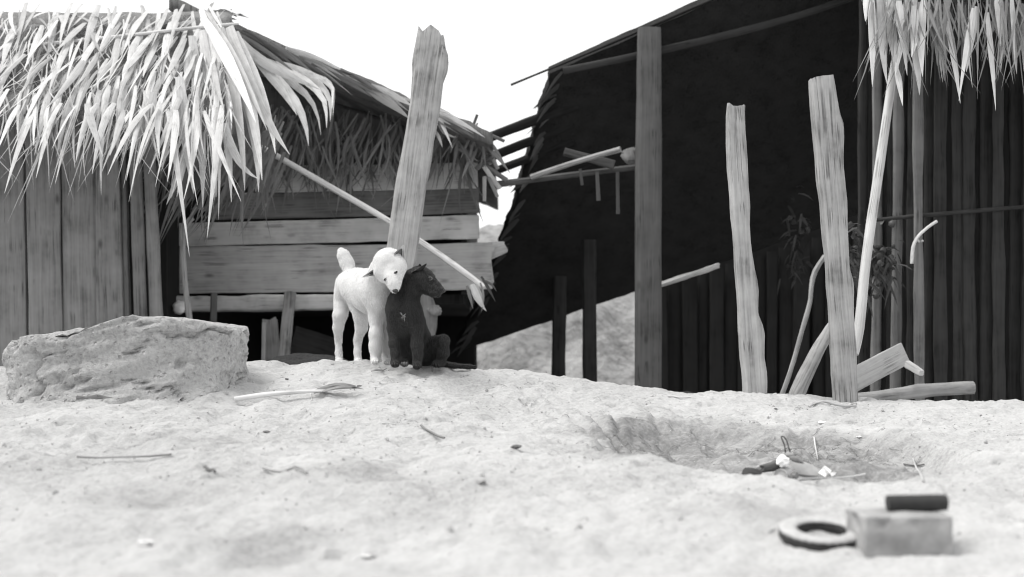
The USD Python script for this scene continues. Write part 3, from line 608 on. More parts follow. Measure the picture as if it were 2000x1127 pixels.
bw = put("back_wall", *slab([P(1272, 430, 8.95), P(2300, 90, 8.95), P(2300, 860, 8.95), P(1272, 860, 8.95)], [0, 0.04, 0], 4, 4), M["soot"], bigshed)  # dark sheet added so that no daylight shows between the slats
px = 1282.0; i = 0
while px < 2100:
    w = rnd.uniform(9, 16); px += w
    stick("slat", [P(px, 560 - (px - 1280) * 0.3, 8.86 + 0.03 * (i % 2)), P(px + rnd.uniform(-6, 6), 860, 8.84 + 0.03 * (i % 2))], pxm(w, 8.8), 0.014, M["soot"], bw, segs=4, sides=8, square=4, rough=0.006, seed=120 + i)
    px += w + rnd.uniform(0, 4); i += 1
sw = put("side_wall", *slab([P(1690, -60, 6.75), P(2300, -90, 6.5), P(2300, 860, 6.5), P(1690, 860, 6.75)], [0, 0.03, 0], 4, 4), M["soot"], bigshed)  # dark sheet added behind the slats to paint the shade inside
for i, (a, b, wa, wb, m, D) in enumerate([((1688, -40), (1684, 850), 9, 9, "dark", 6.6), ((1712, -40), (1707, 850), 9, 10, "dim", 6.5), ((1722, -40), (1724, 850), 5, 5, "dark", 6.52), ((1735, -40), (1733, 850), 5, 5, "dark", 6.5), ((1757, -40), (1748, 850), 9, 11, "dim", 6.4), ((1768, -40), (1764, 850), 6, 7, "dark", 6.44),
                                       ((1780, -40), (1775, 850), 7, 8, "dark", 6.4), ((1792, -40), (1796, 850), 9, 10, "dim", 6.25), ((1818, -40), (1816, 850), 10, 10, "dark", 6.35), ((1842, -40), (1838, 850), 12, 12, "dark", 6.3), ((1868, -40), (1872, 850), 11, 12, "dark", 6.3), ((1896, -40), (1898, 850), 12, 12, "dark", 6.28),
                                       ((1924, -40), (1922, 850), 11, 12, "dark", 6.3), ((1950, -40), (1952, 850), 12, 12, "dark", 6.25), ((1980, -40), (1978, 850), 13, 13, "dark", 6.3), ((2010, -40), (2008, 850), 14, 13, "dark", 6.25), ((2040, -40), (2042, 850), 13, 13, "dark", 6.25)]):
    stick("slat", [P(*a, D), P((a[0] + b[0]) / 2 + rnd.uniform(-5, 5), (a[1] + b[1]) / 2, D), P(*b, D)], [pxm(wa, D), pxm((wa + wb) / 2, D), pxm(wb, D)], pxm(wa * 0.6, D), M[m], sw, segs=16, sides=8, square=3, rough=0.011, seed=150 + i)
stick("rail", [P(1690, 432, 6.38), P(1770, 424, 6.3), P(2050, 400, 6.2)], pxm(4, 6.3), pxm(4, 6.3), M["dark"], sw, segs=8, sides=8, square=2, rough=0.003, seed=170)

# palm leaf fringe at the top right
fringe = thing("leaf_eave", "eave of pale hanging palm leaves at the top right corner", "thatched eave", P(1750, 0, 5.4))
fr_shade_roof = put("roof", *slab([P(1640, -150, 7.3), P(2400, -190, 7.3), P(2300, -30, 5.3), P(1688, -14, 5.3)], [0, 0.03, -0.04], 30, 10, 0.03, 39), M["thatch"], fringe, True)  # out of view, carried back over the slat wall to shade it
for pts, w in [([(1701, -20), (1704, 60), (1704, 125), (1704, 170)], 15), ([(1718, -20), (1722, 70), (1727, 125), (1733, 166)], 18), ([(1730, -20), (1742, 70), (1750, 120), (1755, 160)], 19), ([(1750, 130), (1757, 165), (1763, 207)], 11), ([(1775, 50), (1760, 85), (1753, 120), (1748, 150)], 14),
               ([(1767, 70), (1768, 110), (1772, 148)], 10), ([(1790, 20), (1788, 90), (1793, 140), (1796, 186)], 21), ([(1694, -20), (1692, 20), (1690, 42)], 14), ([(1760, -20), (1752, 20), (1745, 48)], 15), ([(1775, -10), (1765, 30), (1757, 60)], 13), ([(1788, -20), (1780, 40), (1772, 62)], 14), ([(1805, 0), (1798, 70), (1802, 150)], 18), ([(1745, -20), (1738, 10), (1740, 40)], 16), ([(1782, 30), (1786, 70), (1780, 112)], 16)]:
    poly_leaf(fr_shade_roof, M["leaf"], [P(*p, d) for p, d in zip(pts, np.linspace(5.3, 5.22, len(pts)))], pxm(w * 1.1, 5.3), fold=0.25)
for i in range(46):
    px = rnd.uniform(1735, 2080) if i > 8 else rnd.uniform(1752, 1800)
    leaf(fr_shade_roof, M["leaf"] if rnd.random() < 0.7 else M["leafdim"], P(px, rnd.uniform(-30, 25), rnd.uniform(5.25, 5.45)), [rnd.gauss(0, 0.1), -0.15, -1], rnd.uniform(0.18, 0.36) if px > 1800 else rnd.uniform(0.1, 0.22), rnd.uniform(0.02, 0.042), droop=0.2, seed=1400 + i)

it = []
for i in range(170):
    px = rnd.uniform(1690, 2080)
    it.append(((P(px, rnd.uniform(-35, 10), rnd.uniform(5.22, 5.4)), [rnd.gauss(0, 0.2), -0.15, -1], rnd.uniform(0.1, 0.36), rnd.uniform(0.004, 0.013)), dict(droop=0.2, curl=rnd.gauss(0, 0.2), seed=2700 + i, n=5)))
mass("frayed_strands", M["leafdim"], fr_shade_roof, it)

# loose timber resting in the shed's side
lone("resting_pole", "pale pole lying slanted upon the timber in the gap between the hut and the shed", "pole", [P(1038, 346, 7.0), P(1120, 318, 6.9), P(1212, 292, 6.8)], pxm(6, 6.9), pxm(6, 6.9), M["mid"], segs=8, sides=8, square=2, rough=0.004, seed=180)
lone("cross_plank", "short dim plank crossing under the pale slanted pole beside the thick shed post", "board", [P(1102, 296, 7.05), P(1200, 322, 7.0)], pxm(9, 7), 0.012, M["slat"], xdir=(0, 0, 1), segs=6, sides=8, square=4, rough=0.005, seed=181)
lone("shelf_pole", "thin level pole running from the hut roof end to the thick shed post", "pole", [P(960, 362, 7.0), P(1090, 345, 7.05), P(1250, 326, 7.1)], pxm(6, 7), pxm(6, 7), M["slat"], segs=10, sides=8, square=2, rough=0.004, seed=182)
v, f = lumpy(P(1233, 305, 7.15), [0.05, 0.04, 0.045], 9, 0.4)
tag(put("wood_block", v, f, M["mid"], smooth=30), "rough wood block lodged against the top of the thick shed post", "wood block")
for i, (a, b, w, t) in enumerate([((1133, 330), (1137, 362), 3, "first dry strip hanging from the level pole, counting from the hut"), ((1166, 336), (1169, 392), 4, "long dry strip hanging from the middle of the level pole"), ((1206, 336), (1207, 418), 4, "dim dry strip hanging from the level pole next to the thick shed post")]):
    lone("hanging_strip", t, "leaf strip", [P(*a, 7.0), P(*b, 7.0)], pxm(w, 7), 0.004, M["slat"], segs=4, sides=6, square=3, rough=0.003, seed=185 + i)
lone("bright_pole", "pale broken pole end slanting in the dark, left of the wavy post", "pole", [P(1290, 556, 7.3), P(1340, 540, 7.2), P(1406, 517, 7.1)], [pxm(5, 7), pxm(7, 7), pxm(8, 7)], pxm(6, 7), M["cane"], segs=10, sides=8, square=2, rough=0.01, rag1=0.04, seed=190)

# ------------------------------------------------------------------ weathered posts
def post(name, label, st, D, thick, mat, seed, rag=0.05, sides=18, segs=34, rough=0.005, D1=None):
    D1 = D if D1 is None else D1
    y0, y1 = st[0][0], st[-1][0]
    pts, hw = [], []
    for y, l, r in st:
        d = D + (D1 - D) * (y - y0) / (y1 - y0)
        pts.append(P((l + r) / 2, y, d)); hw.append(pxm((r - l) / 2, d))
    return lone(name, label, "post", pts[::-1], hw[::-1], thick, mat, segs=segs, sides=sides, square=4.5, rough=rough, rag1=rag, seed=seed, nscale=14)


post("tall_broken_post", "tall weathered post with a broken top, leaning behind the white dog", [(70, 815, 868), (100, 808, 872), (118, 805, 877), (130, 804, 876), (155, 804, 867), (200, 801, 861), (270, 790, 849), (310, 784, 844), (370, 772, 832), (474, 758, 817), (560, 745, 806), (700, 726, 790), (800, 712, 778)], 5.95, 0.05, M["post"], 200, rag=0.09, D1=5.85)
post("wavy_post", "narrow weathered post with a notched top and wavy edges, nearer the thick shed post", [(206, 1421, 1455), (225, 1419, 1455), (320, 1421, 1459), (400, 1427, 1463), (450, 1431, 1463), (525, 1436, 1472), (570, 1439, 1480), (612, 1441, 1480), (655, 1444, 1492), (700, 1446, 1492), (745, 1451, 1497), (820, 1453, 1494)], 5.3, 0.035, M["post"], 201, rag=0.035)
post("flat_top_post", "wide weathered post with a flat sawn top, in front of the slat wall", [(152, 1581, 1626), (177, 1582, 1631), (230, 1586, 1640), (248, 1588, 1646), (300, 1593, 1646), (360, 1597, 1648), (400, 1603, 1652), (470, 1608, 1654), (520, 1614, 1656), (560, 1616, 1665), (620, 1619, 1666), (700, 1623, 1671), (830, 1632, 1676)], 5.25, 0.04, M["post"], 202, rag=0.012)
lone("bamboo_pole", "long pale bamboo pole leaning from the leaf eave down to the wide flat topped post", "pole", [P(1748, 110, 5.75), P(1740, 170, 5.72), P(1714, 350, 5.62), P(1690, 520, 5.52), P(1678, 640, 5.45), P(1670, 692, 5.42)], [pxm(6, 5.7), pxm(8, 5.6), pxm(9.5, 5.6), pxm(10, 5.5), pxm(10, 5.5), pxm(7, 5.5)], [pxm(6, 5.7), pxm(8, 5.6), pxm(9.5, 5.6), pxm(10, 5.5), pxm(10, 5.5), pxm(7, 5.5)], M["cane"], segs=24, sides=12, square=2, rough=0.0015, seed=203)
lone("crooked_stick", "thin crooked dark stick leaning behind the wide flat topped post", "stick", [P(1612, 500, 6.3), P(1592, 532, 6.3), P(1582, 590, 6.2), P(1565, 650, 6.1), P(1548, 710, 6.0), P(1525, 775, 5.9)], pxm(5, 6), pxm(5, 6), M["mid"], segs=20, sides=8, square=2, rough=0.005, seed=204)
lone("leaning_log", "thick mottled log leaning against the foot of the wide flat topped post", "log", [P(1628, 632, 5.75), P(1590, 700, 5.7), P(1545, 800, 5.6)], [pxm(10, 5.7), pxm(15, 5.7), pxm(17, 5.7)], [pxm(10, 5.7), pxm(15, 5.7), pxm(17, 5.7)], M["post"], segs=14, sides=12, square=2, rough=0.008, seed=205)
lone("fallen_board", "grey flat board lying tilted against the slat wall at the right", "board", [P(1664, 744, 5.75), P(1766, 690, 5.9)], pxm(23, 5.8), 0.012, M["board"], xdir=(0, 0.2, 1), segs=10, sides=12, square=9, rough=0.003, seed=206)
lone("ground_log", "pale log lying on the ground below the tilted grey board", "log", [P(1665, 782, 5.6), P(1740, 772, 5.7), P(1815, 762, 5.8), P(1900, 758, 5.85)], pxm(13, 5.7), pxm(13, 5.7), M["mid"], segs=14, sides=10, square=2.2, rough=0.008, seed=207)
lone("wood_chunk", "pale chunk of split wood beside the upper end of the tilted grey board", "wood chunk", [P(1772, 712, 5.75), P(1800, 729, 5.65)], [pxm(9, 5.7), pxm(7, 5.7)], pxm(7, 5.7), M["cane"], xdir=(0, 0, 1), segs=5, sides=8, square=4, rough=0.008, seed=208)
tw = thing("forked_twig", "thin pale forked twig hooked on the slat wall at the right edge", "twig", P(1785, 470, 5.95))
stick("stem", [P(1830, 432, 5.95), P(1805, 450, 5.95), P(1790, 466, 5.95), P(1783, 485, 5.95), P(1781, 515, 5.95)], pxm(3.2, 6), pxm(3.2, 6), M["cane"], tw, segs=10, sides=6, square=2, rough=0.002, seed=209)
stick("branch", [P(1790, 462, 5.95), P(1796, 472, 5.95), P(1803, 470, 5.95)], pxm(2.4, 6), pxm(2.4, 6), M["cane"], tw, segs=4, sides=6, square=2, seed=210)


def bundle(name, label, c, D, rx, ry, n, mats, seed):
    r = random.Random(seed)
    t = thing(name, label, "bundle", P(*c, D))
    for i in range(n):
        px, py = c[0] + r.gauss(0, rx), c[1] + r.gauss(0, ry)
        m = M[r.choice(mats)]
        if r.random() < 0.86:
            a = r.uniform(0, math.pi * 2)
            leaf(t, m, P(px, py, D + r.gauss(0, 0.04)), [math.cos(a), r.uniform(-0.5, 0.5), math.sin(a) - 0.4], r.uniform(0.03, 0.11), r.uniform(0.006, 0.022), droop=0.6, seed=seed * 100 + i, n=4, name="leaf")
        else:
            v, f = lumpy(P(px, py, D + r.gauss(0, 0.03)), np.array([r.uniform(0.008, 0.02) for _ in range(3)]), i, 0.3, 1)
            put("seed_pod", v, f, m, t, True)


bundle("dried_bundle", "dark tangled bundle of dried pods hanging right of the leaning bamboo pole", (1722, 512), 6.2, 15, 26, 110, ["dark", "leafdark", "slat", "leafdark", "dark", "slat"], 21)
bundle("corn_bunch", "mottled bunch of dried husks hanging between the flat topped post and the bamboo pole", (1662, 505), 6.0, 7, 40, 70, ["slat", "dark", "slat"], 22)
bundle("shadow_bunch", "barely lit bunch hanging in the dark left of the wide flat topped post", (1558, 480), 7.4, 12, 40, 60, ["leafdark", "dark", "dark"], 23)
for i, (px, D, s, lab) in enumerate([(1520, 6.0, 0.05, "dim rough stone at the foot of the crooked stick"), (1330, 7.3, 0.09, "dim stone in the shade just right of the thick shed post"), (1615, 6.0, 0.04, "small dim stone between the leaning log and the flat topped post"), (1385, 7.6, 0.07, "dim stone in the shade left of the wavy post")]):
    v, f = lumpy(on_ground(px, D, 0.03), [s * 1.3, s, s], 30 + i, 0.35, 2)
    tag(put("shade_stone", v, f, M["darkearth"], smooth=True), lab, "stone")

# ------------------------------------------------------------------ the two dogs: one smooth skin each, grown round jointed limbs
def grow(bones, cell=0.0048, k=0.016):
    """bones: (a, b, ra, rb, blend). A smooth union of tapered limbs, meshed with surface nets."""
    A = np.array([b[0] for b in bones]); B = np.array([b[1] for b in bones])
    R0 = np.array([b[2] for b in bones]); R1 = np.array([b[3] for b in bones])
    lo = np.minimum(A - R0[:, None], B - R1[:, None]).min(0) - 0.03; hi = np.maximum(A + R0[:, None], B + R1[:, None]).max(0) + 0.03
    ax = [np.arange(lo[i], hi[i] + cell, cell) for i in range(3)]
    G = np.stack(np.meshgrid(*ax, indexing="ij"), -1)

    def field(Q):
        d = None
        for a, b, ra, rb, *bl in bones:
            kk = bl[0] if bl else k
            ab = b - a; L2 = max(float(ab @ ab), 1e-12)
            t = np.clip(((Q - a) @ ab) / L2, 0, 1)
            di = np.linalg.norm(Q - a - t[..., None] * ab, axis=-1) - (ra + (rb - ra) * t)
            if d is None:
                d = di
            else:
                h = np.clip(0.5 + 0.5 * (d - di) / kk, 0, 1)
                d = d * (1 - h) + di * h - kk * h * (1 - h)
        return d
    S = field(G)
    ins = S < 0
    nx, ny, nz = S.shape
    c = [ins[i:nx - 1 + i, j:ny - 1 + j, l:nz - 1 + l] for i in (0, 1) for j in (0, 1) for l in (0, 1)]
    cnt = sum(x.astype(int) for x in c)
    act = (cnt > 0) & (cnt < 8)
    idx = -np.ones(act.shape, int); cells = np.argwhere(act); idx[act] = np.arange(len(cells))
    V = np.zeros((len(cells), 3)); N = np.zeros(len(cells))
    corners = np.array([[i, j, l] for i in (0, 1) for j in (0, 1) for l in (0, 1)])
    for p in range(8):
        for q in range(p + 1, 8):
            if np.abs(corners[p] - corners[q]).sum() != 1:
                continue
            sp = S[tuple((cells + corners[p]).T)]; sq = S[tuple((cells + corners[q]).T)]
            m = (sp < 0) != (sq < 0)
            t = np.where(m, sp / np.where(m, sp - sq, 1), 0)
            V += np.where(m[:, None], corners[p] + t[:, None] * (corners[q] - corners[p]), 0); N += m
    V = (cells + V / N[:, None]) * cell + lo
    F = []
    for axis in range(3):
        sl0 = [slice(None)] * 3; sl1 = [slice(None)] * 3
        sl0[axis] = slice(0, -1); sl1[axis] = slice(1, None)
        a_, b_ = ins[tuple(sl0)], ins[tuple(sl1)]
        e = np.argwhere(a_ != b_)
        u, w = [(1, 2), (2, 0), (0, 1)][axis]
        e = e[(e[:, u] > 0) & (e[:, w] > 0) & (e[:, u] < S.shape[u] - 1) & (e[:, w] < S.shape[w] - 1)]
        du, dw = np.eye(3, dtype=int)[u], np.eye(3, dtype=int)[w]
        q = np.stack([idx[tuple((e - du - dw).T)], idx[tuple((e - dw).T)], idx[tuple(e.T)], idx[tuple((e - du).T)]], 1)
        flip = b_[tuple(e.T)]
        q[flip] = q[flip][:, ::-1]
        F.append(q)
    q = np.vstack(F)
    f = np.vstack([q[:, [0, 1, 2]], q[:, [0, 2, 3]]])
    m = trimesh.Trimesh(V, f, process=False)
    trimesh.smoothing.filter_taubin(m, iterations=6)
    return m


def J(D):
    return lambda px, py, dy=0.0: P(px, py, D, dy)


def chain(*js, blend=0.016):
    """js: (point, radius in metres)."""
    return [(js[i][0], js[i + 1][0], js[i][1], js[i + 1][1], blend) for i in range(len(js) - 1)]


def ball(c, r, blend=0.016):
    return [(c, c + np.array([0, 0, 1e-5]), r, r, blend)]


PX = 5.0 / F     # metres per photograph pixel at the dogs


def fur(parent, mesh, mat, n, length, width, seed, lay=0.6, skip=None, name="fur"):
    r = np.random.default_rng(seed)
    m = trimesh.Trimesh(*meshkit.arrays(mesh, True)[:2], process=False)
    pts, fi = trimesh.sample.sample_surface(m, n, seed=seed)
    nv = meshkit.arrays(mesh, True)[2]
    nr = nv[m.faces[fi]].mean(1); nr /= np.linalg.norm(nr, axis=1, keepdims=True)
    if skip is not None:
        keep = ~skip(pts); pts, nr = pts[keep], nr[keep]
    lay_dir = np.array([0, 0, -1.0]) - nr * (nr @ np.array([0, 0, -1.0]))[:, None]
    lay_dir += r.normal(0, 0.25, lay_dir.shape)
    L = length * r.uniform(0.6, 1.2, (len(pts), 1))
    d0 = nr * (1 - lay) + lay_dir * lay
    p1 = pts + d0 * L * 0.5; p2 = p1 + (d0 + lay_dir * 0.5 - nr * 0.15) * L * 0.5
    o = ORIGIN[str(parent.GetPath())][:3, 3]
    path = path_of(parent, name)
    c = UsdGeom.BasisCurves.Define(stage, path)
    c.CreateTypeAttr("linear")
    c.CreatePointsAttr(Vt.Vec3fArray.FromNumpy((np.stack([pts - nr * 0.001, p1, p2], 1).reshape(-1, 3) - o).astype(np.float32)))
    c.CreateCurveVertexCountsAttr(Vt.IntArray.FromNumpy(np.full(len(pts), 3, np.int32)))
    w = np.tile([width, width * 0.7, width * 0.15], len(pts)).astype(np.float32)
    c.CreateWidthsAttr(Vt.FloatArray.FromNumpy(w)); c.SetWidthsInterpolation("vertex")
    UsdShade.MaterialBindingAPI.Apply(c.GetPrim()).Bind(mat)
    c.GetPrim().SetCustomDataByKey("kind", "stuff")


def ear(parent, base_a, base_b, tip, back, mat, inner, thick=0.004):
    """A pointed ear: a hollow cone-like shell with a darker inside."""
    n = 9
    out = []
    for s in np.linspace(0, 1, n):
        w = (1 - s) ** 0.75
        a = base_a * (1 - s) + tip * s; b = base_b * (1 - s) + tip * s
        mid = (base_a + base_b) / 2 * (1 - s) + tip * s
        a = mid + (base_a - base_b) * 0.5 * w; b = mid - (base_a - base_b) * 0.5 * w
        cc = mid + back * w
        row = []
        for t in np.linspace(0, 1, 9):
            th = math.pi * t
            row.append(mid + (a - mid) * math.cos(th) + (cc - mid) * math.sin(th))
        out.append(row)
    V = np.array(out)
    m = 9
    i, j = np.meshgrid(np.arange(n - 1), np.arange(m - 1), indexing="ij")
    q = np.stack([i * m + j, (i + 1) * m + j, (i + 1) * m + j + 1, i * m + j + 1], -1).reshape(-1, 4)
    bn = back / np.linalg.norm(back)
    Vo, Vi = V.reshape(-1, 3) + bn * thick * 0.5, V.reshape(-1, 3) - bn * thick * 0.5
    f = np.vstack([q[:, [0, 1, 2]], q[:, [0, 2, 3]]])
    rim = []
    for i_ in range(n - 1):
        for j_ in (0, m - 1):
            a, b = i_ * m + j_, (i_ + 1) * m + j_
            rim += [[a, b, b + n * m], [a, b + n * m, a + n * m]]
    o = put("ear", np.vstack([Vo, Vi]), np.vstack([f, f[:, ::-1] + n * m, np.array(rim)]), mat, parent, True)
    c0 = (base_a + base_b) * 0.42 + tip * 0.16
    put("inner_ear", c0 + (Vi - c0) * [0.66, 1, 0.66] - bn * 0.003, f[:, ::-1], inner, o, True)
    return o


def white_dog():
    j = J(5.0)
    t = thing("white_dog", "white short haired dog standing with its tail up, muzzle lowered to the black dog", "dog", on_ground(705, 5.1))
    p = PX
    rump, rumpL, rumpR = j(683, 556, 0.24), j(674, 572, 0.25), j(697, 578, 0.20)
    bones = []
    # trunk: deep chest, belly tucked up
    bones += chain((rump, 29 * p), (j(700, 558, 0.14), 31 * p), (j(722, 560, 0.04), 34 * p), (j(738, 572, -0.04), 33 * p))
    bones += chain((j(700, 560, 0.12), 36 * p), (j(724, 580, 0.03), 34 * p))
    bones += ball(rumpL, 22 * p) + ball(rumpR, 22 * p)
    bones += chain((j(737, 566, -0.06), 27 * p), (j(741, 592, -0.07), 20 * p), blend=0.03)
    # neck and head
    bones += chain((j(735, 556, -0.03), 29 * p), (j(749, 530, -0.12), 25 * p), (j(758, 518, -0.17), 24 * p), blend=0.02)
    bones += ball(j(759, 515, -0.19), 29.5 * p, 0.014)
    bones += ball(j(748, 529, -0.215), 17 * p, 0.014) + ball(j(776, 521, -0.215), 17 * p, 0.014)
    bones += ball(j(774, 533, -0.225), 15 * p, 0.012) + ball(j(754, 540, -0.225), 13 * p, 0.012)
    bones += chain((j(764, 533, -0.225), 18 * p), (j(768, 546, -0.247), 14.5 * p), (j(770, 556, -0.265), 10.5 * p), (j(771, 564, -0.272), 7.4 * p), blend=0.012)
    bones += chain((j(766, 552, -0.235), 9 * p), (j(769, 566, -0.255), 6 * p), blend=0.006)
    # hind legs: thigh forward, hock back, shank upright, paw
    bones += chain((j(670, 585, 0.26), 19 * p), (j(664, 618, 0.23), 13.5 * p), (j(660.5, 640, 0.245), 9.8 * p), (j(661, 664, 0.285), 6.8 * p), (j(662, 690, 0.275), 6.0 * p), (j(662, 704, 0.265), 7.2 * p), blend=0.012)
    bones += chain((j(662, 705, 0.265), 6.5 * p), (j(663, 706, 0.235), 6 * p), blend=0.006)
    bones += chain((j(700, 592, 0.20), 21 * p), (j(706, 618, 0.155), 15 * p), (j(706, 640, 0.165), 11.5 * p), (j(699, 664, 0.205), 7.6 * p), (j(698, 688, 0.195), 6.3 * p), (j(699, 704, 0.185), 7.4 * p), blend=0.012)
    bones += chain((j(699, 705, 0.185), 6.8 * p), (j(700, 706, 0.155), 6 * p), blend=0.006)
    # forelegs
    bones += chain((j(735, 588, -0.04), 18 * p), (j(735, 620, -0.05), 12.4 * p), (j(734.5, 655, -0.065), 10.8 * p), (j(734, 678, -0.07), 10.2 * p), (j(733, 702, -0.075), 9.0 * p), blend=0.024)
    bones += chain((j(733, 704, -0.075), 7.5 * p), (j(732, 706, -0.105), 6.5 * p), blend=0.006)
    bones += chain((j(751, 588, -0.03), 17 * p), (j(753, 622, -0.01), 11 * p), (j(752.5, 655, -0.01), 9 * p), (j(752, 680, -0.015), 8.2 * p), (j(755, 704, -0.02), 7.6 * p), blend=0.014)
    bones += chain((j(756, 705, -0.02), 7 * p), (j(758, 707, -0.05), 6 * p), blend=0.006)
    # tail, held up
    bones += chain((j(684, 532, 0.27), 13 * p), (j(677, 512, 0.285), 13.5 * p), (j(670, 498, 0.29), 11.5 * p), (j(666, 489, 0.29), 6 * p), blend=0.012)
    m = grow(bones)
    v = np.array(m.vertices); n = np.array(m.vertex_normals)
    v += n * (0.004 * (meshkit.fbm(v * 40, 3, 51) - 0.5))[:, None]
    m = trimesh.Trimesh(v, m.faces, process=False)
    put("body", v, m.faces, M["white"], t, True)
    # toes
    for c in ((733, 705, -0.118), (757, 707, -0.062), (663, 706, 0.225), (700, 706, 0.145)):
        for k in (-1, 0, 1):
            a = j(c[0] + 4.2 * k, c[1] + 1.5, c[2] + 0.004 * abs(k))
            mm = trimesh.creation.icosphere(2, 1.0)
            put("toe", np.array(mm.vertices) * [0.0058, 0.011, 0.0075] + a, mm.faces, M["white"], t, True)
    ear(t, j(765, 500, -0.232), j(788, 506, -0.205), j(789, 478, -0.215), np.array([0.003, 0.017, 0.002]), M["white"], M["earskin"])
    ear(t, j(733, 524, -0.215), j(735, 538, -0.215), j(707, 541, -0.19), np.array([-0.002, 0.015, 0.008]), M["white"], M["earskin"])
    surf = trimesh.proximity.ProximityQuery(m)

    def on_face(px, py):
        """The frontmost skin point along the sight line."""
        o = np.array([0, 0, ZC]); d = P(px, py, 5.0) - o; d /= np.linalg.norm(d)
        loc, _, _ = m.ray.intersects_location([o], [d], multiple_hits=True)
        return loc[np.argmin(np.linalg.norm(loc - o, axis=1))] if len(loc) else P(px, py, 4.74)
    ax = np.array([21, 0, 14.0]); ax /= np.linalg.norm(ax)
    up = np.array([-ax[2], 0, ax[0]])
    for px, py in ((753.5, 545), (772.5, 532.5)):
        c = on_face(px, py)
        mm = trimesh.creation.icosphere(2, 1.0); vv = np.array(mm.vertices) * [0.0088, 0.007, 0.0046]
        put("eye", vv[:, :1] * ax + vv[:, 1:2] * [0, 1, 0] + vv[:, 2:] * up + c + [0, 0.0005, 0], mm.faces, M["eye"], t, True)
    c = on_face(771.5, 567.5)
    mm = trimesh.creation.icosphere(2, 1.0)
    put("nose", np.array(mm.vertices) * [0.0105, 0.008, 0.0075] + c + [0.001, 0.001, -0.001], mm.faces, M["nose"], t, True)
    fur(t, m, M["whitehair"], 46000, 0.0055, 0.0009, 71)


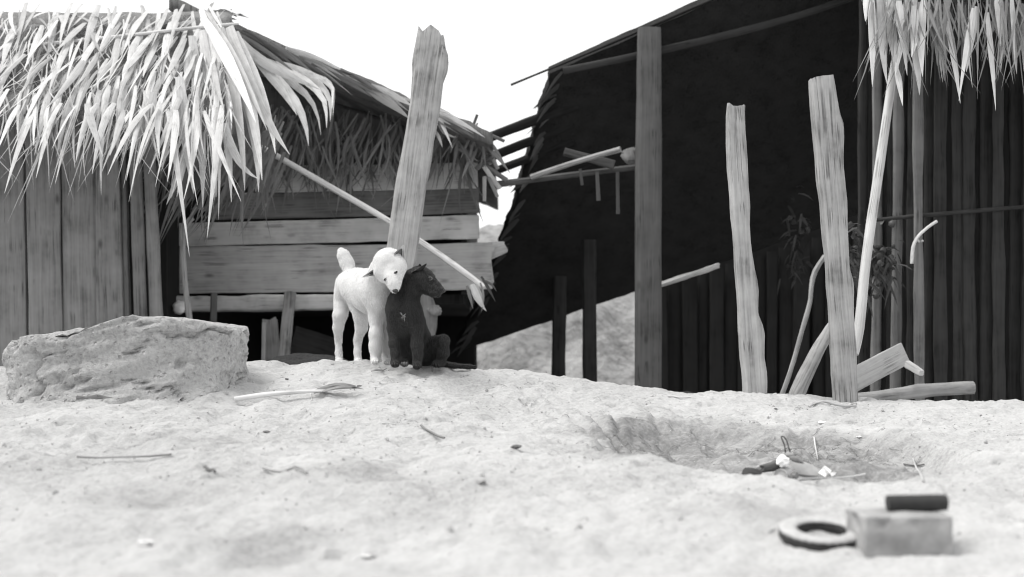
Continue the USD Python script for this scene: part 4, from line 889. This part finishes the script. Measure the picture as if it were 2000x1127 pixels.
def black_dog():
    j = J(4.9)
    t = thing("black_dog", "black dog sitting on the crest with a pale chest mark, head turned to the right", "dog", on_ground(815, 4.9))
    p = 4.9 / F
    bones = []
    # trunk, upright and lean, hips behind
    bones += chain((j(789, 600, -0.05), 30 * p), (j(798, 632, -0.035), 30 * p), (j(812, 664, 0.02), 28 * p), (j(830, 690, 0.06), 24 * p))
    bones += ball(j(772, 604, -0.04), 17 * p) + ball(j(806, 606, -0.05), 17 * p)
    bones += chain((j(786, 650, -0.04), 20 * p), (j(797, 676, -0.01), 17 * p), blend=0.02)
    # neck and head in profile
    bones += chain((j(786, 590, -0.03), 28 * p), (j(797, 566, -0.03), 24 * p), (j(808, 548, -0.035), 22 * p), blend=0.02)
    bones += ball(j(820, 543, -0.04), 23 * p, 0.012) + ball(j(829, 553, -0.045), 20 * p, 0.012) + ball(j(835, 541, -0.045), 11 * p, 0.012)
    bones += chain((j(838, 555, -0.05), 15 * p), (j(851, 562, -0.053), 10.5 * p), (j(861, 567, -0.055), 6.2 * p), blend=0.010)
    bones += chain((j(836, 566, -0.05), 11 * p), (j(848, 573, -0.052), 7.4 * p), (j(857, 577, -0.053), 4.2 * p), blend=0.006)
    bones += chain((j(842, 545, -0.05), 8 * p), (j(852, 557, -0.053), 6 * p), blend=0.01)
    # forelegs
    bones += chain((j(769, 610, -0.055), 15 * p), (j(768, 640, -0.06), 10.5 * p), (j(770, 672, -0.075), 9 * p), (j(772, 690, -0.08), 8 * p), (j(772, 708, -0.085), 8 * p), blend=0.012)
    bones += chain((j(772, 709, -0.085), 7 * p), (j(772, 711, -0.115), 6.5 * p), blend=0.006)
    bones += chain((j(808, 618, -0.06), 16 * p), (j(813, 645, -0.075), 12 * p), (j(815, 676, -0.09), 10.5 * p), (j(816, 692, -0.095), 8.6 * p), (j(815, 710, -0.10), 8.4 * p), blend=0.012)
    bones += chain((j(815, 711, -0.10), 7.2 * p), (j(814, 714, -0.13), 7 * p), blend=0.006)
    # hind legs folded: haunch, raised knee, shank down to the paw
    bones += chain((j(838, 688, 0.04), 23 * p), (j(852, 672, 0.0), 15 * p), (j(866, 665, -0.03), 11.5 * p), blend=0.014)
    bones += chain((j(866, 666, -0.03), 11 * p), (j(866, 690, -0.02), 10.5 * p), (j(860, 706, -0.01), 9 * p), blend=0.010)
    bones += chain((j(862, 709, -0.005), 7.5 * p), (j(850, 711, -0.06), 6.5 * p), blend=0.008)
    bones += chain((j(806, 694, 0.02), 18 * p), (j(792, 684, -0.02), 12 * p), (j(788, 700, -0.03), 9 * p), blend=0.012)
    bones += chain((j(788, 707, -0.03), 7 * p), (j(790, 709, -0.08), 6.5 * p), blend=0.008)
    # tail on the ground
    bones += chain((j(852, 708, 0.08), 7 * p), (j(885, 714, 0.07), 5.5 * p), (j(915, 716, 0.06), 4.5 * p), (j(930, 715, 0.05), 2.5 * p), blend=0.008)
    m = grow(bones, cell=0.0046)
    v = np.array(m.vertices); n = np.array(m.vertex_normals)
    v += n * (0.005 * (meshkit.fbm(v * 45, 3, 52) - 0.5))[:, None]
    m = trimesh.Trimesh(v, m.faces, process=False)
    body = put("body", v, m.faces, M["black"], t, True)
    for c, mat in (((772, 712, -0.125), "black"), ((814, 715, -0.14), "black"), ((790, 710, -0.09), "earskin"), ((851, 712, -0.07), "black")):
        for k in (-1, 0, 1):
            mm = trimesh.creation.icosphere(2, 1.0)
            put("toe", np.array(mm.vertices) * [0.0062, 0.012, 0.0078] + j(c[0] + 4.6 * k, c[1] + 0.5, c[2] + 0.005 * abs(k)), mm.faces, M[mat], t, True)

    def skin(px, py):
        o = np.array([0, 0, ZC]); d = P(px, py, 5.0) - o; d /= np.linalg.norm(d)
        loc, _, _ = m.ray.intersects_location([o], [d], multiple_hits=True)
        return loc[np.argmin(np.linalg.norm(loc - o, axis=1))] if len(loc) else P(px, py, 4.8)
    # ears: near one folded with its tip forward, far one behind the skull
    ear(t, j(804, 537, -0.065), j(824, 529, -0.07), j(833, 515, -0.08), np.array([-0.006, -0.013, 0.005]), M["black"], M["black"])
    ear(t, j(812, 528, -0.01), j(826, 526, -0.01), j(820, 515, -0.01), np.array([0.0, 0.012, 0.002]), M["black"], M["black"])
    c = skin(840, 544); mm = trimesh.creation.icosphere(2, 1.0)
    put("eye", np.array(mm.vertices) * [0.0065, 0.005, 0.0055] + c, mm.faces, M["eye"], t, True)
    tr = trimesh.creation.torus(0.0078, 0.0016, 24, 10); tv = np.array(tr.vertices)
    put("eyelid", np.column_stack([tv[:, 0], tv[:, 2] - 0.002, tv[:, 1] * 0.75]) + c, tr.faces, M["grizzle"], t, True)
    put("nose", np.array(mm.vertices) * [0.0075, 0.010, 0.0075] + j(866.5, 567.5, -0.055), mm.faces, M["nose"], t, True)
    # the pale mark on the chest: longer white hairs in a ragged star
    cs = skin(789, 617)

    def star(x):
        th = np.arctan2(x[:, 2] - cs[2], x[:, 0] - cs[0])
        return (np.hypot(x[:, 0] - cs[0], x[:, 2] - cs[2]) < 0.005 + 0.021 * np.abs(np.cos(2.5 * th + 0.4)) ** 5 * meshkit.noise(np.stack([th * 1.5, th * 0, th * 0], -1), 4)) & (x[:, 1] < cs[1] + 0.03)
    mz = j(853, 562, -0.06)
    fur(t, m, M["grizzle"], 26000, 0.006, 0.0010, 74, skip=lambda x: (np.linalg.norm(x - mz, axis=1) > 0.034) | (meshkit.noise(x * 120, 3) < 0.45), name="muzzle_hair")
    fur(t, m, M["blackhair"], 40000, 0.0065, 0.0010, 72, skip=star)
    fur(t, m, M["star"], 90000, 0.009, 0.0010, 73, skip=lambda x: ~star(x), name="chest_mark")


white_dog()
black_dog()
# something pale and knobbly standing far behind the black dog
st = thing("knobbly_stump", "pale knobbly stump, blurred, standing in the shade behind the black dog", "stump", P(835, 700, 7.0))
stick("trunk", [P(824, 780, 7.0), P(830, 690, 7.0), P(838, 640, 7.0), P(832, 600, 7.0), P(826, 572, 7.0)], [pxm(14, 7), pxm(14, 7), pxm(11, 7), pxm(17, 7), pxm(10, 7)], pxm(13, 7), M["mid"], st, segs=16, sides=14, square=2, rough=0.03, seed=300)
v, f = lumpy(P(847, 608, 6.97), np.array([1.2, 1, 0.9]) * pxm(12, 7), 61, 0.5); put("knob", v, f, M["mid"], st, True)

# ------------------------------------------------------------------ litter on the ground
def lay(name, label, cat, px0, y0D, px1, y1D, r, mat, up=0.004, group=None, bend=0.0, seed=0, taper=0.7, **kw):
    a, b = on_ground(px0, y0D), on_ground(px1, y1D)
    n = 5
    pts = []
    for s in np.linspace(0, 1, n):
        q = a * (1 - s) + b * s; q[0] += bend * math.sin(math.pi * s)
        q[2] = max(float(ground_z(q[0], q[1])), a[2] * (1 - s) + b[2] * s - 0.004) + up + r * 0.6
        pts.append(q)
    return lone(name, label, cat, pts, [r * (1 - (1 - taper) * s) for s in np.linspace(0, 1, n)], r * 0.8, mat, group, segs=8, sides=8, square=2, rough=r * 0.25, seed=seed, **kw)


def D_at(px, py, lo=1.4, hi=5.2):
    """Where the ground is seen at (px, py): the nearest crossing."""
    D = np.linspace(lo, hi, 900)
    z = ground_z((px - 1000) / F * D, D); line = ZC - (py - HOR) / F * D
    k = np.nonzero(z >= line)[0]
    return float(D[k[0]]) if len(k) else hi


def lay_px(name, label, cat, a, b, r, mat, **kw):
    return lay(name, label, cat, a[0], D_at(*a), b[0], D_at(*b), r, mat, **kw)


bt = thing("bamboo_stick", "pale split bamboo stick with a dry husk at its thin end, lying before the dogs", "stick", on_ground(580, D_at(580, 778)))
a, b = on_ground(458, D_at(458, 790), 0.014), on_ground(640, D_at(640, 774), 0.018)
stick("stem", [a, (a + b) / 2 + [0, 0, 0.006], b], [0.0082, 0.007, 0.004], [0.0082, 0.007, 0.004], M["pale"], bt, segs=10, sides=10, square=2.2, rough=0.001, seed=310)
h0 = on_ground(612, D_at(612, 776), 0.012); h1 = on_ground(712, D_at(712, 771), 0.014)
for k, (o0, o1, w) in enumerate([((0, 0, 0.004), (0, 0, 0.004), 0.026), ((0.01, 0.02, 0.012), (-0.03, 0.03, 0.014), 0.022), ((0.03, -0.01, 0.006), (-0.015, 0.02, 0.008), 0.018)]):
    poly_leaf(bt, M["dim"] if k == 0 else M["mid"], [h0 + o0, (h0 + h1) / 2 + np.array(o0) + [0, 0, 0.012], h1 + o1], w, fold=0.6, facing=(0, -0.5, 1), name="husk")
lay_px("ground_twig", "dark bent twig on the bare earth right of the centre of the yard", "twig", (822, 836), (868, 860), 0.004, M["dim"], seed=311)
lay_px("ground_twig", "short dark bark strip on the earth at the far left, below the clay mound", "twig", (150, 783), (232, 786), 0.008, M["dim"], seed=312)
lay_px("ground_twig", "long blurred dark twig on the earth at the left, nearer than the clay mound", "twig", (150, 897), (335, 894), 0.0028, M["mid"], seed=313)
lay_px("ground_twig", "faint blurred twig in the middle of the foreground earth", "twig", (515, 920), (600, 932), 0.004, M["mid"], seed=314)
lay_px("ground_twig", "pale twig on the far rim of the pit in front of the flat topped post", "twig", (1580, 798), (1672, 796), 0.005, M["cane"], bend=0.01, seed=315)
lay_px("ground_twig", "small pale twig tilting up at the right end of the far rim twig", "twig", (1650, 797), (1672, 789), 0.003, M["cane"], seed=316)
lay_px("ground_twig", "pale straw on the near rim of the pit at the right edge", "twig", (1783, 902), (1803, 944), 0.003, M["cane"], seed=317)
lay_px("ground_twig", "thin dark twig on the right slope of the pit, by the right edge", "twig", (1765, 910), (1805, 912), 0.003, M["dim"], seed=318)
lay_px("ground_twig", "upright pale straw on the far wall of the pit, right of the wire loop", "twig", (1590, 858), (1597, 902), 0.0025, M["cane"], seed=319)
lay_px("ground_twig", "long pale straw on the pit floor right of the rubbish", "twig", (1560, 940), (1690, 930), 0.0025, M["cane"], seed=320)
lay_px("ground_twig", "dark straw on the crest below the dogs", "twig", (725, 728), (755, 723), 0.002, M["dim"], seed=321)
lay_px("ground_twig", "pale sliver on the crest in front of the wavy post", "twig", (1305, 777), (1350, 779), 0.004, M["cane"], seed=322)
lay_px("ground_twig", "blurred short dark twig low in the left foreground", "twig", (400, 918), (420, 930), 0.005, M["dim"], seed=323)
for i, (px, py, s, m, lab) in enumerate([(1008, 876, 0.009, "dim", "small dark pebble in the middle of the yard"), (285, 1066, 0.009, "pale", "small white chip in the left foreground"), (940, 944, 0.008, "mid", "small blurred pebble right of the foreground's middle"), (1605, 828, 0.008, "paper", "white scrap on the far wall of the pit"),
                                     (1678, 856, 0.005, "paper", "tiny white scrap high on the right wall of the pit"), (720, 1090, 0.009, "pale", "pale blurred chip at the bottom edge of the foreground"), (560, 742, 0.005, "dim", "dark crumb on the slope above the bamboo stick"), (702, 755, 0.006, "dim", "dark crumb on the slope right of the bamboo stick"), (520, 845, 0.006, "dim", "dark crumb on the earth below the bamboo stick"), (1515, 800, 0.005, "dim", "dark crumb on the crest in front of the pit's far rim")]):
    v, f = lumpy(on_ground(px, D_at(px, py), s * 0.4), np.array([1.5, 1, 0.5]) * s, 70 + i, 0.9, 1)
    tag(put("pebble", v, f, M[m], smooth=30), lab, "pebble")
r_ = np.random.default_rng(5)
v_, f_, k_ = [], [], 0
for i in range(1900):          # loose crumbs of earth, uncountable
    D = 2.2 + 2.9 * r_.random() ** 0.7; px = r_.uniform(-100, 2100); s = r_.uniform(0.0012, 0.0036) * (2.0 if r_.random() < 0.05 else 1)
    a = trimesh.creation.icosphere(0, s); q = np.array(a.vertices) * (0.6 + 0.8 * r_.random((12, 1))) + on_ground(px, D, s * 0.3)
    v_.append(q); f_.append(np.array(a.faces) + k_); k_ += 12
tag(put("earth_crumbs", np.vstack(v_), np.vstack(f_), M["earth"]), "loose crumbs of dry earth scattered over the yard", kind="stuff")

def strands(name, label, spots, seed, mat):
    """Fine dry roots and fibres lying on the earth, uncountable."""
    r = np.random.default_rng(seed); V, Fc, k = [], [], 0
    for (x, y, sx, sy, n, L) in spots:
        for _ in range(n):
            a = r.uniform(0, 2 * np.pi); px_, py_ = r.normal(x, sx), r.normal(y, sy); ln = L * r.uniform(0.4, 1.4)
            p = []
            for _s in range(5):
                p.append((px_, py_)); a += r.normal(0, 0.7); px_ += math.cos(a) * ln / 4; py_ += math.sin(a) * ln / 4
            p = np.array(p); z = ground_z(p[:, 0], p[:, 1]) + 0.002 + 0.007 * r.random() * np.sin(np.linspace(0, np.pi, 5))
            c = np.column_stack([p, z]); w = r.uniform(0.0004, 0.0009)
            t = np.gradient(c, axis=0); sd_ = np.cross(t, [0, 0, 1.0]); sd_ /= np.linalg.norm(sd_, axis=1, keepdims=True) + 1e-9
            q = np.stack([c - sd_ * w, c + [0, 0, 1.6 * w], c + sd_ * w], 1).reshape(-1, 3)
            V.append(q)
            for m_ in range(4):
                o = k + m_ * 3
                Fc += [[o, o + 1, o + 4], [o, o + 4, o + 3], [o + 1, o + 2, o + 5], [o + 1, o + 5, o + 4]]
            k += 15
    tag(put(name, np.vstack(V), np.array(Fc), mat), label, kind="stuff")


strands("dry_roots", "fine dark dry roots laid bare on the walls of the pit", [(0.86, 4.0, 0.1, 0.12, 110, 0.05), (1.0, 4.15, 0.1, 0.1, 60, 0.05), (0.36, 3.85, 0.05, 0.2, 60, 0.04), (0.55, 4.15, 0.12, 0.1, 40, 0.04), (0.7, 3.6, 0.25, 0.2, 30, 0.04)], 91, M["dim"])
strands("grass_fibres", "short dry grass fibres trodden into the yard", [(0.0, 3.7, 0.9, 0.7, 150, 0.03), (-0.3, 4.5, 0.8, 0.3, 90, 0.025), (0.9, 4.7, 0.5, 0.2, 60, 0.025)], 92, M["mid"])
for i in range(12):
    px, D = rnd.uniform(250, 1750), rnd.uniform(3.3, 4.8); a = rnd.uniform(0, 3.1); L = rnd.uniform(0.03, 0.075)
    x0 = (px - 1000) / F * D; pts = []
    for t in (-0.5, 0, 0.5):
        x, y = x0 + math.cos(a) * L * t, D + math.sin(a) * L * t
        pts.append([x, y, float(ground_z(np.array(x), np.array(y))) + 0.003])
    lone("straw", "short pale straw lying on the trodden earth", "straw", pts, 0.0016, 0.0012, M["cane"], "straws scattered over the yard", segs=3, sides=6, square=2, seed=400 + i)

# ------------------------------------------------------------------ rubbish in the pit
FZ = D_at(1500, 934)


def pit(px, py, dD=0.0):
    return P(px, py, 3.42 + dD)


lone("charred_log", "short charred log end, leftmost piece of the rubbish in the pit", "log", [pit(1450, 922), pit(1470, 926), pit(1486, 930)], [0.012, 0.017, 0.016], [0.012, 0.017, 0.016], M["char"], segs=8, sides=12, square=2.4, rough=0.006, rag0=0.02, rag1=0.01, seed=330)
lone("burnt_stick", "half burnt stick with a pale broken end, lying across the rubbish heap in the pit", "stick", [pit(1484, 916, 0.02), pit(1510, 911, 0.02), pit(1536, 900, 0.03)], [0.010, 0.013, 0.010], [0.010, 0.013, 0.010], M["char"], segs=8, sides=10, square=2.3, rough=0.004, rag0=0.02, seed=331)
lone("pale_stick", "pale peeled stick lying along the top of the rubbish heap in the pit", "stick", [pit(1478, 914, 0.05), pit(1505, 904, 0.05), pit(1526, 899, 0.05)], 0.005, 0.005, M["cane"], segs=6, sides=8, square=2, rough=0.001, seed=332)
lone("wood_chip", "small pale wood chip under the burnt stick in the pit", "wood chip", [pit(1486, 929, -0.01), pit(1508, 927, -0.01)], [0.006, 0.009], 0.007, M["pale"], segs=5, sides=8, square=2.5, rough=0.003, seed=333)
v, f = lumpy(pit(1529, 901, 0.0), [0.016, 0.014, 0.016], 8, 0.5)
tag(put("crumpled_paper", v, f, M["paper"], smooth=25), "crumpled white paper at the top of the rubbish heap in the pit", "paper")
# tin can lying with its round end towards the yard
can = thing("tin_can", "pale tin can lying on its side in the pit, round end towards the yard", "tin can", pit(1527, 934))
c0, c1 = pit(1524, 929, -0.02), pit(1541, 921, 0.075)
ax_ = (c1 - c0) / np.linalg.norm(c1 - c0)
fr0 = frame_along(c0, c1, [1, 0, 0]); rr = 0.0165; L = float(np.linalg.norm(c1 - c0))
prof = [(0, 0.003), (rr * 0.72, 0.003), (rr * 0.74, 0.0015), (rr * 0.84, 0.0015), (rr * 0.86, 0.003), (rr * 0.94, 0.003), (rr * 0.95, 0), (rr * 1.03, 0), (rr * 1.03, 0.003), (rr, 0.004), (rr, L - 0.004), (rr * 1.03, L - 0.003), (rr * 1.03, L), (rr * 0.95, L), (rr * 0.94, L - 0.003), (0, L - 0.003)]
mm = trimesh.creation.revolve(np.array(prof), sections=36)
vv = np.array(mm.vertices) @ fr0[:3, :3].T + fr0[:3, 3]
put("can_body", vv, mm.faces, M["tin"], can, 35, fr0)
v, f = lumpy(pit(1552, 931, -0.015), [0.011, 0.011, 0.015], 14, 0.4, 2)
tag(put("husk", v, f, M["mid"], smooth=30), "small mottled husk right against the tin can in the pit", "husk")
wl = [pit(1534, 888, 0.06), pit(1533, 873, 0.06), pit(1526, 853, 0.065), pit(1528, 852, 0.065), pit(1537, 862, 0.06), pit(1541, 876, 0.06), pit(1545, 885, 0.06)]
lone("wire_loop", "bent black wire loop standing up out of the rubbish in the pit", "wire", wl, 0.0016, 0.0016, M["wire"], segs=18, sides=6, square=2, seed=334)
rag = thing("dirty_rag", "grey knotted rag with a dark fold trailing right under the wire loop", "rag", pit(1545, 895))
v, f = lumpy(pit(1541, 891, 0.04), [0.014, 0.012, 0.010], 15, 0.5, 2); put("knot", v, f, M["cloth"], rag, 40)
poly_leaf(rag, M["cloth"], [pit(1542, 893, 0.03), pit(1556, 897, 0.02), pit(1571, 905, 0.01)], 0.014, fold=0.8, facing=(0, -1, 0.6), name="fold")
poly_leaf(rag, M["char"], [pit(1543, 891, 0.04), pit(1552, 889, 0.04), pit(1560, 887, 0.04)], 0.010, fold=0.8, facing=(0, -1, 0.6), name="fold")
poly_leaf(rag, M["char"], [pit(1546, 899, 0.025), pit(1558, 902, 0.018), pit(1570, 906, 0.012)], 0.006, fold=0.4, facing=(0, -1, 0.6), name="fold")
v, f = sweep([pit(1540, 914, 0.07), pit(1570, 917, 0.06), pit(1598, 925, 0.05)], [0.018, 0.019, 0.010], 0.006, xdir=(0, 0.5, 1), segs=8, sides=12, square=4, rough=0.004, seed=335)[:2]
tag(put("cardboard", v, f, M["card"], smooth=40), "flat sheet of dull cardboard on the pit floor right of the tin can", "cardboard")
pp = thing("folded_paper", "folded white paper scrap at the right end of the rubbish in the pit", "paper", pit(1610, 928))
for k, (A, B, C, Dq) in enumerate([((1598, 923), (1608, 912), (1618, 922), (1612, 931)), ((1608, 911), (1612, 910), (1624, 919), (1620, 924)), ((1621, 923), (1633, 922), (1634, 926), (1624, 930))]):
    v, f = slab([pit(*A, 0.0), pit(*B, 0.03), pit(*C, 0.03), pit(*Dq, -0.01)], [0, 0.001, -0.0015], 3, 3)
    put("flap", v, f, M["paper"], pp)

# ------------------------------------------------------------------ near right corner, out of focus
rc = on_ground(1606, 2.39, 0.015)
ring = thing("fibre_ring", "blurred ring with pale top and dark sides on the near right ground", "ring", rc)
tl = math.radians(10); RT = np.array([[1, 0, 0], [0, math.cos(tl), math.sin(tl)], [0, -math.sin(tl), math.cos(tl)]])
def ring_mesh(prof, n1=72):
    a1 = np.linspace(0, 2 * np.pi, n1, endpoint=False); prof = np.array(prof); n2 = len(prof)
    wv = 1 + 0.012 * np.sin(a1 * 3 + 1)
    V = np.stack([prof[None, :, 0] * np.cos(a1)[:, None] * wv[:, None], prof[None, :, 0] * np.sin(a1)[:, None] * wv[:, None], np.broadcast_to(prof[:, 1], (n1, n2)) + 0.0008 * np.sin(a1 * 31)[:, None]], -1) @ RT + rc
    i, jx = np.meshgrid(np.arange(n1), np.arange(n2), indexing="ij")
    q = np.stack([i * n2 + jx, ((i + 1) % n1) * n2 + jx, ((i + 1) % n1) * n2 + (jx + 1) % n2, i * n2 + (jx + 1) % n2], -1).reshape(-1, 4)
    return V.reshape(-1, 3), np.vstack([q[:, [0, 1, 2]], q[:, [0, 2, 3]]])
put("side", *ring_mesh([(0.076, 0.009), (0.078, 0.0), (0.076, -0.013), (0.069, -0.017), (0.052, -0.017), (0.046, -0.011), (0.0455, 0.0), (0.0475, 0.008)][::-1]), M["rubber"], ring, True)
put("top_face", *ring_mesh([(0.078, 0.0065), (0.077, 0.011), (0.069, 0.0135), (0.055, 0.0135), (0.047, 0.011), (0.0455, 0.007), (0.055, 0.0055), (0.069, 0.0055)][::-1]), M["rope"], ring, True)


def rbox(lo, hi, r, res=3):
    lo, hi = np.array(lo) + r, np.array(hi) - r
    m = trimesh.creation.icosphere(res, r); v = np.array(m.vertices)
    v = v + np.where(v > 0, hi, lo)
    h = trimesh.convex.convex_hull(v)
    return np.array(h.vertices), np.array(h.faces)


bd = 2.27
b0, b1 = P(1688, 1100, bd), P(1862, 1007, bd)
v, f = rbox([b0[0], bd, b0[2] - 0.03], [b1[0], bd + 0.13, b1[2]], 0.006)
bm = trimesh.Trimesh(v, f).subdivide_to_size(0.012); v, f = np.array(bm.vertices), np.array(bm.faces)
v = v + np.array(bm.vertex_normals) * (0.012 * (meshkit.fbm(v * 22, 3, 77) - 0.5) - 0.012 * np.clip(meshkit.fbm(v * 30, 2, 78) - 0.62, 0, 1) * 3)[:, None]
tag(put("cement_block", v, f, M["block"], smooth=30), "grey blurred block in the near right corner, covering the right side of the ring", "block")
lone("dark_roll", "dark blurred roll lying on top of the grey block in the near right corner", "roll", [P(1733, 983, bd + 0.06), P(1848, 981, bd + 0.06)], pxm(16, bd), pxm(16, bd), M["rubber"], segs=10, sides=16, square=2, rough=0.002, seed=340)
